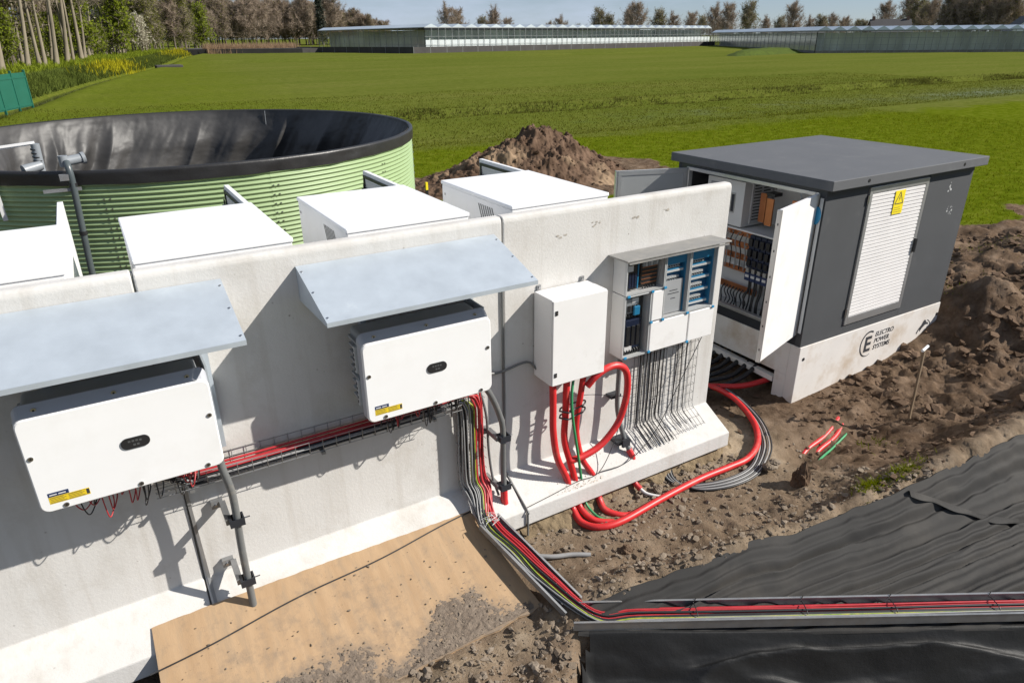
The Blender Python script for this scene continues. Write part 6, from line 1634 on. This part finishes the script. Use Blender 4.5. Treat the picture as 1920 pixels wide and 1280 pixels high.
def tree_meshes(seed, h, spread, clear, n_br, twigs, twig_len, twig_w, leaf_n, leaf_s, stems=1):
    """returns (trunk V,F) and (crown V,F,material index) in local space"""
    r = np.random.default_rng(seed)
    mt, segs = MB(), []
    for s in range(stems):
        lean = r.normal(0, .035 if stems == 1 else .07, 2); base = r.normal(0, .0 if stems == 1 else .5, 2)
        pts, rad = [], []
        n = 9
        r0 = h * .0135 * (1 if stems == 1 else .75)
        for i in range(n):
            t = i / (n - 1)
            pts.append((base[0] + lean[0] * h * t + .12 * h * .05 * math.sin(5 * t + seed + s), base[1] + lean[1] * h * t + .12 * h * .05 * math.cos(4 * t + s), h * t * .95))
            rad.append(r0 * (1 - .88 * t) * (1.35 if i == 0 else 1))
        mt.tube(pts, rad, 7)
        P = np.array(pts)
        for b in range(n_br):
            t = clear + (1 - clear) * ((b + r.random()) / n_br) * .97
            f = t * (n - 1); i = min(int(f), n - 2); p = P[i] + (P[i + 1] - P[i]) * (f - i)
            az = r.random() * 2 * PI; el = r.uniform(.35, 1.15)
            L_ = spread * (1.15 - .75 * (t - clear) / (1 - clear)) * r.uniform(.55, 1.1)
            d = np.array([math.cos(az) * math.cos(el), math.sin(az) * math.cos(el), math.sin(el)])
            q1 = p + d * L_ * .55; q2 = q1 + (d + np.array([0, 0, .35])) * L_ * .5
            rb = r0 * .34 * (1 - .7 * t)
            mt.tube([tuple(p), tuple(q1), tuple(q2)], [rb, rb * .6, rb * .2], 4)
            segs += [(p, q1), (q1, q2), (q1, q2)]
            for _ in range(2):
                e = q1 + r.normal(0, 1, 3) * L_ * np.array([.35, .35, .3]); mt.tube([tuple(q1), tuple(e)], [rb * .45, rb * .12], 3); segs.append((q1, e))
    k = r.integers(0, len(segs), twigs)
    A = np.array([segs[i][0] for i in k]); B = np.array([segs[i][1] for i in k])
    p = A + (B - A) * r.uniform(.15, 1.05, (twigs, 1))
    d = r.normal(0, 1, (twigs, 3)) + np.array([0, 0, .55]); d /= np.linalg.norm(d, axis=1)[:, None]
    L_ = twig_len * r.uniform(.4, 1.2, (twigs, 1))
    sd = np.cross(d, r.normal(0, 1, (twigs, 3))); sd /= np.linalg.norm(sd, axis=1)[:, None]
    w = twig_w * r.uniform(.6, 1.3, (twigs, 1))
    V = np.stack([p - sd * w, p + sd * w, p + d * L_], 1).reshape(-1, 3); F = np.arange(len(V)).reshape(-1, 3); MI = np.zeros(len(F))
    if leaf_n:
        i = r.integers(0, twigs, leaf_n)
        c = p[i] + d[i] * L_[i] * r.uniform(.3, 1.1, (leaf_n, 1)) + r.normal(0, .12, (leaf_n, 3))
        u = r.normal(0, 1, (leaf_n, 3)); u /= np.linalg.norm(u, axis=1)[:, None]; v = np.cross(u, r.normal(0, 1, (leaf_n, 3))); v /= np.linalg.norm(v, axis=1)[:, None]
        s = leaf_s * r.uniform(.5, 1.4, (leaf_n, 1))
        LV = np.stack([c - u * s - v * s * .5, c + u * s - v * s * .4, c + v * s], 1).reshape(-1, 3)
        F = np.concatenate([F, np.arange(len(LV)).reshape(-1, 3) + len(V)]); V = np.concatenate([V, LV]); MI = np.concatenate([MI, np.ones(leaf_n)])
    return mt, V, F, MI
PROTO = {}
def proto(kind):
    if kind in PROTO: return PROTO[kind]
    k, s = kind
    cfg = {  # h, spread, clear, branches, twigs, twig length, width, leaves, leaf size, stems ; bark, twig, leaf
        'tall': ((20, 3.6, .42, 26, 3000, 1.5, .022, 500, .16, 1), M_BARKL, M_TWIG, M_LEAFD),
        'group': ((20, 3.2, .45, 15, 3200, 1.5, .022, 400, .16, 3), M_BARKL, M_TWIG, M_LEAFD),
        'brown': ((17, 4.8, .15, 34, 7000, 1.7, .035, 900, .18, 1), M_WOODB, M_TWIGR, M_LEAFD),
        'olive': ((15, 4.6, .12, 34, 5000, 1.5, .03, 4200, .18, 1), M_WOODB, M_TWIG, M_LEAFD),
        'green': ((9, 3.0, .12, 26, 2400, 1.2, .025, 4200, .18, 2), M_WOODB, M_TWIG, M_LEAFG),
        'bloss': ((7, 2.8, .12, 24, 2400, 1.1, .025, 3200, .15, 2), M_WOODB, M_TWIG, M_BLOSS),
        'far': ((12, 6.0, .14, 40, 7000, 1.6, .032, 150, .16, 1), M_WOODB, M_TWIGR, M_LEAFD),
        'farg': ((11, 5.6, .12, 40, 6000, 1.6, .032, 2200, .16, 1), M_WOODB, M_TWIG, M_LEAFD),
        'conif': ((18, 2.2, .06, 60, 4200, 1.2, .05, 5000, .3, 1), M_WOODB, M_TWIG, mat("conifer_needle", (0.018, 0.026, 0.014), rough=.8, var=.4, vscale=1)),
    }[k]
    mt, V, F, MI = tree_meshes(hash2(np.array([s]), np.array([len(k) * 7 + ord(k[0])]), 3)[0].__hash__() % 9999 + s, *cfg[0])
    tr = bpy.data.meshes.new("trunk"); tr.from_pydata([tuple(v) for v in mt.v], [], mt.f); tr.materials.append(cfg[1])
    tr.polygons.foreach_set("use_smooth", [True] * len(mt.f)); tr.update()
    o = tri_mesh("crown", V, F, [cfg[2], cfg[3]], None, False, MI); cr = o.data; bpy.data.objects.remove(o)
    PROTO[kind] = (tr, cr); return PROTO[kind]
r_t = random.Random(21)
def tree(name, kind, x, y, sc, label, group, z=None, sz=None):
    e = empty(name, (x, y, float(hs(x, y)) - .1 if z is None else z), label, "tree" if name != "bush" else "bush", group)
    e.rotation_euler = (0, 0, r_t.uniform(0, 6.28)); s = sc * r_t.uniform(.92, 1.08); e.scale = (s, s, s * (sz or 1))
    if name == 'tall_tree':
        e.rotation_mode = 'XYZ'; e.rotation_euler = (r_t.uniform(-.02, .02), r_t.uniform(.06, .13), 0)
    tr, cr = proto(kind)
    link("trunk", tr, e); link("crown", cr, e)
    return e
WG = "trees of the wood on the left"
# tall trunks along the path, nearest first
spots = [(-9.5, 92, 'tall', 1.05), (-6.6, 99, 'tall', 1.2), (-4.6, 115, 'tall', 1.15), (-2.7, 119, 'tall', 1.05), (-1.2, 116, 'tall', 1.25), (-8.2, 112, 'tall', 1.1), (-5.5, 124, 'tall', 1.0),
         (0.2, 133, 'tall', 1.2), (1.3, 138, 'group', 1.1), (2.3, 146, 'tall', 1.35), (3.2, 158, 'tall', 1.1), (-2.0, 142, 'tall', 1.1), (-6.5, 140, 'group', 1.0), (.6, 160, 'tall', 1.15),
         (9.2, 186, 'group', 1.15), (10.6, 191, 'group', 1.2), (12.3, 197, 'tall', 1.2), (5.0, 180, 'tall', 1.1), (2.0, 190, 'group', 1.1), (-3.0, 170, 'group', 1.15)]
for i, (x, y, k, s) in enumerate(spots):
    tree("tall_tree", (k, i % 3), x, y, s, "tall bare trunk of the roadside row above the ditch path", "tall bare trees along the path")
r2 = random.Random(5)
# understorey and deeper wood
for i in range(30):
    y = r2.uniform(118, 235); x = ditch_x(y) - r2.uniform(12, 32)
    tree("wood_tree", (['brown', 'olive', 'green', 'olive', 'tall', 'green'][i % 6], i % 2), x, y, r2.uniform(.9, 1.2) * (1.5 if i % 6 in (2, 5) else 1), "mixed brown and olive tree deep in the wood on the left", WG)
for i, (x, y, k, s) in enumerate([(-6.5, 112, 'green', .7), (-4.4, 128, 'green', .62), (-7.6, 126, 'green', .8), (-1.4, 150, 'green', .8), (0.0, 148, 'green', .7), (6.0, 176, 'green', .75), (7.4, 183, 'green', .7), (-10.5, 105, 'green', .7), (-9, 130, 'green', .8), (3, 170, 'green', .8), (-3.5, 140, 'green', .8), (-12, 118, 'green', .9)]):
    tree("bush", (k, i % 2), x, y, s, "fresh green bush growing among the tall trunks", "green bushes in the wood")
tree("blossom_tree", ('bloss', 0), 8.2, 200, 1.25, "pale blossoming tree just left of the three-stemmed trunks", "blossom trees")
tree("blossom_tree", ('bloss', 1), 17.5, 212, 1.2, "white blossoming tree right of the three-stemmed trunks", "blossom trees")
for i in range(30):
    y = r2.uniform(205, 330); x = ditch_x(min(y, 320)) - r2.uniform(5, 20) + (y - 235) * .02
    tree("wood_tree", (['olive', 'brown', 'olive', 'green'][i % 4], i % 2), x, y, r2.uniform(.95, 1.25) * (1.3 if i % 4 == 3 else 1), "leafing olive-brown tree where the wood meets the field", "wood edge trees")
# far wood across the back
for i in range(104):
    t = (i % 52) / 51; row = i // 52
    deg = 81.01 + t * (-12.42) + r2.uniform(-.15, .15); D = 405 + 38 * row + r2.uniform(-12, 14) + 50 * t
    v = Vector((math.cos(math.radians(deg)), math.sin(math.radians(deg)), 0))
    u = v * D
    k = ['brown', 'far', 'brown', 'farg'][(i * 5 + i // 3) % 4]
    top = np.interp(t, [0, .26, .5, .68, .77, .92, 1.0], [24, 23, 21, 23, 18, 15.5, 12.5])
    hk = {'brown': 17, 'far': 12, 'farg': 11}[k]
    tree("far_tree", (k, i % 3), u.x, -4.66 + u.y, top / hk * r2.uniform(.86, 1.04), ["bare brown tree in the front row of the far wood left of the greenhouse", "bare brown tree in the back row of the far wood left of the greenhouse"][row], ["front row of the far wood", "back row of the far wood"][row])
tree("conifer", ('conif', 0), 118, 385, 1.25, "single dark conifer rising from the far wood", None)
# trees above the right-hand greenhouses: positions left to right
right = [(63.96, 1.0, 'far'), (63.07, .9, 'far'), (61.32, .8, 'farg'), (60.5, .85, 'far'), (59.48, .7, 'far'), (56.22, .55, 'far'), (55.49, .65, 'far'), (52.57, .95, 'farg'), (51.76, .8, 'farg'), (50.24, .85, 'far'), (49.64, 1.05, 'far'), (48.1, .85, 'farg'),
         (47.08, .75, 'far'), (45.72, .8, 'far'), (44.99, .75, 'farg'), (44.11, .95, 'far'), (43.31, 1.0, 'far'), (41.77, 1.05, 'farg'), (40.62, .6, 'far'), (39.56, .65, 'farg'), (38.88, .95, 'far'), (37.66, .65, 'far'), (36.96, .7, 'farg'), (36.19, .6, 'far'), (35.57, .6, 'far'),
         (34.21, .6, 'farg'), (33.05, 1.0, 'far'), (31.58, 1.25, 'far'), (31.16, 1.2, 'farg'), (30.56, 1.05, 'farg'), (30.06, 1.05, 'far')]
ORD = ['first', 'second', 'third', 'fourth', 'fifth', 'sixth', 'seventh', 'eighth', 'ninth', 'tenth', 'eleventh', 'twelfth', 'thirteenth', 'fourteenth', 'fifteenth', 'sixteenth', 'seventeenth', 'eighteenth', 'nineteenth', 'twentieth'] + ['twenty-' + q for q in ('first', 'second', 'third', 'fourth', 'fifth', 'sixth', 'seventh', 'eighth', 'ninth')] + ['thirtieth', 'thirty-first']
C0 = Vector((0, -4.6579, 4.0611))
for i, (deg, s, k) in enumerate(right):
    v = Vector((math.cos(math.radians(deg)), math.sin(math.radians(deg)), 0))      # compass bearing of the tree
    D = (370 if deg > 34.55 else 430) + 40 * ((i * 37) % 10) / 10
    u = Vector((v.x, v.y, 0)).normalized() * D
    tree("far_tree", (k, i % 3), C0.x + u.x, C0.y + u.y, s * 1.42, ORD[i] + " bare tree from the left on the skyline above the greenhouses", "skyline trees")
for i in range(46):
    deg = right[0][0] + (right[-1][0] - right[0][0]) * (i / 45) + r2.uniform(-.15, .15)
    v = Vector((math.cos(math.radians(deg)), math.sin(math.radians(deg)), 0)) * (470 + 60 * r2.random())
    tree("far_tree", (['far', 'farg'][i % 2], i % 3), v.x, v.y - 4.66, r2.uniform(.55, 1.05) * (1 if i % 5 else .5), "low tree in the faint line behind the skyline trees", "faint far treeline")
for i in range(22):
    t = i / 21; deg = 29.47 + t * (-4.0)
    v = Vector((math.cos(math.radians(deg)), math.sin(math.radians(deg)), 0)); u = Vector((v.x, v.y, 0)).normalized() * (385 + 30 * ((i * 7) % 5) / 5)
    tree("far_tree", (['brown', 'far'][i % 2], i % 3), C0.x + u.x, C0.y + u.y, 1.15 + .25 * math.sin(PI * t) + .05 * (i % 3), "slender bare tree in the dense clump at the right skyline", "clump of trees at right")

# ================================================================== ground cover
def blades(name, x, y, hgt, wid, material, label, zf=None, lean=.5, cat=None):
    n = len(x); az = rng.random(n) * 2 * PI
    hh = hgt * rng.uniform(.4, 1.3, n); ww = wid * rng.uniform(.6, 1.3, n)
    z = (zf or H)(x, y) - .01
    lx, ly = rng.normal(0, lean, n) * hh, rng.normal(0, lean, n) * hh
    V = np.stack([np.stack([x - np.cos(az) * ww, y - np.sin(az) * ww, z], -1), np.stack([x + np.cos(az) * ww, y + np.sin(az) * ww, z], -1), np.stack([x + lx, y + ly, z + hh], -1)], 1).reshape(-1, 3)
    return tag(tri_mesh(name, V, np.arange(len(V)).reshape(-1, 3), material), label, cat, None, "stuff")
M_GR1 = leaf_mat("bright_grass_blade", (0.135, 0.155, 0.005), 1.6, .4)
M_GR2 = leaf_mat("dull_grass_blade", (0.115, 0.122, 0.014), .8, .4)
M_BANKG = leaf_mat("bank_growth", (0.115, 0.145, 0.03), .35, .55)
M_GR3 = leaf_mat("rank_grass_blade", (0.115, 0.118, 0.026), .6, .6)
x = rng.uniform(-6, 40, 90000); y = rng.uniform(3, 22.5, 90000); k = (soil_mask(x, y) < .5) & (np.hypot(x - TCX, y - TCY) > TR_ + .1); x, y = x[k], y[k]
blades("near_grass", x, y, .07, .012, M_GR1, "short bright grass of the near field", None, .6, "grass")
x = rng.uniform(-4, 75, 70000); y = 21.5 + 28 * rng.random(70000) ** 1.4
blades("middle_grass", x, y, .09, .02, M_GR2, "duller grass before the field ditch", None, .6, "grass")
x = rng.uniform(7, 110, 30000); y = 32.8 + rng.normal(0, .8, 30000) + .4 * np.sin(x * .13); k = np.clip(.45 + 1.4 * fbm(x, y, .35, 3, 151), .06, 1) > rng.random(30000); x, y = x[k], y[k]
blades("ditch_grass", x, y, .20, .03, M_GR3, "rank grass along the shallow ditch across the field", None, .5, "grass")
y = rng.uniform(48, 235, 30000); x = ditch_x(y) - 1.0 - 3.8 * rng.random(30000)
blades("bank_grass", x, y, .5, .06, M_BANKG, "rank green growth on the ditch bank below the wood", hs, .4, "grass")
y = rng.uniform(50, 230, 22000); x = ditch_x(y) - 6.5 - 22 * rng.random(22000)
blades("wood_floor_growth", x, y, .6, .09, M_LEAFG, "green growth on the floor of the wood", hs, .5, "undergrowth")
y = np.concatenate([rng.normal(112, 7, 900), rng.normal(200, 14, 900)]); x = ditch_x(y) - 2.6 + rng.normal(0, .9, len(y))
blades("yellow_flowers", x, y, .9, .10, M_YFLOW, "yellow flowering plants along the ditch bank", hs, .25, "flowers")
x = rng.uniform(33, 58, 9000); y = 213 + rng.normal(0, 2.2, 9000)
blades("dry_reeds", x, y, 2.3, .07, M_REED, "pale dry reeds in front of the black basin edge", hs, .10, "reeds")
x = np.concatenate([rng.normal(5.65, .12, 500), rng.normal(6.05, .15, 400), rng.normal(6.9, .12, 120), rng.normal(11.2, .5, 300), rng.normal(14.5, .8, 400)]); y = np.concatenate([rng.normal(-1.74, .05, 500), rng.normal(-1.80, .05, 400), rng.normal(-1.0, .08, 120), rng.normal(.4, .3, 300), rng.normal(1.5, .4, 400)])
blades("soil_weeds", x, y, .05, .006, M_GR1, "small tufts of fresh grass on the bare soil", None, .7, "weeds")
cv = MB(); cv.box((11.8, 121.5, -.5), (15.6, 124.5, .35)); cv.build("culvert_head", M_DARKW, None, "dark culvert head where the ditch ends at the field", "culvert", bevel=.1)
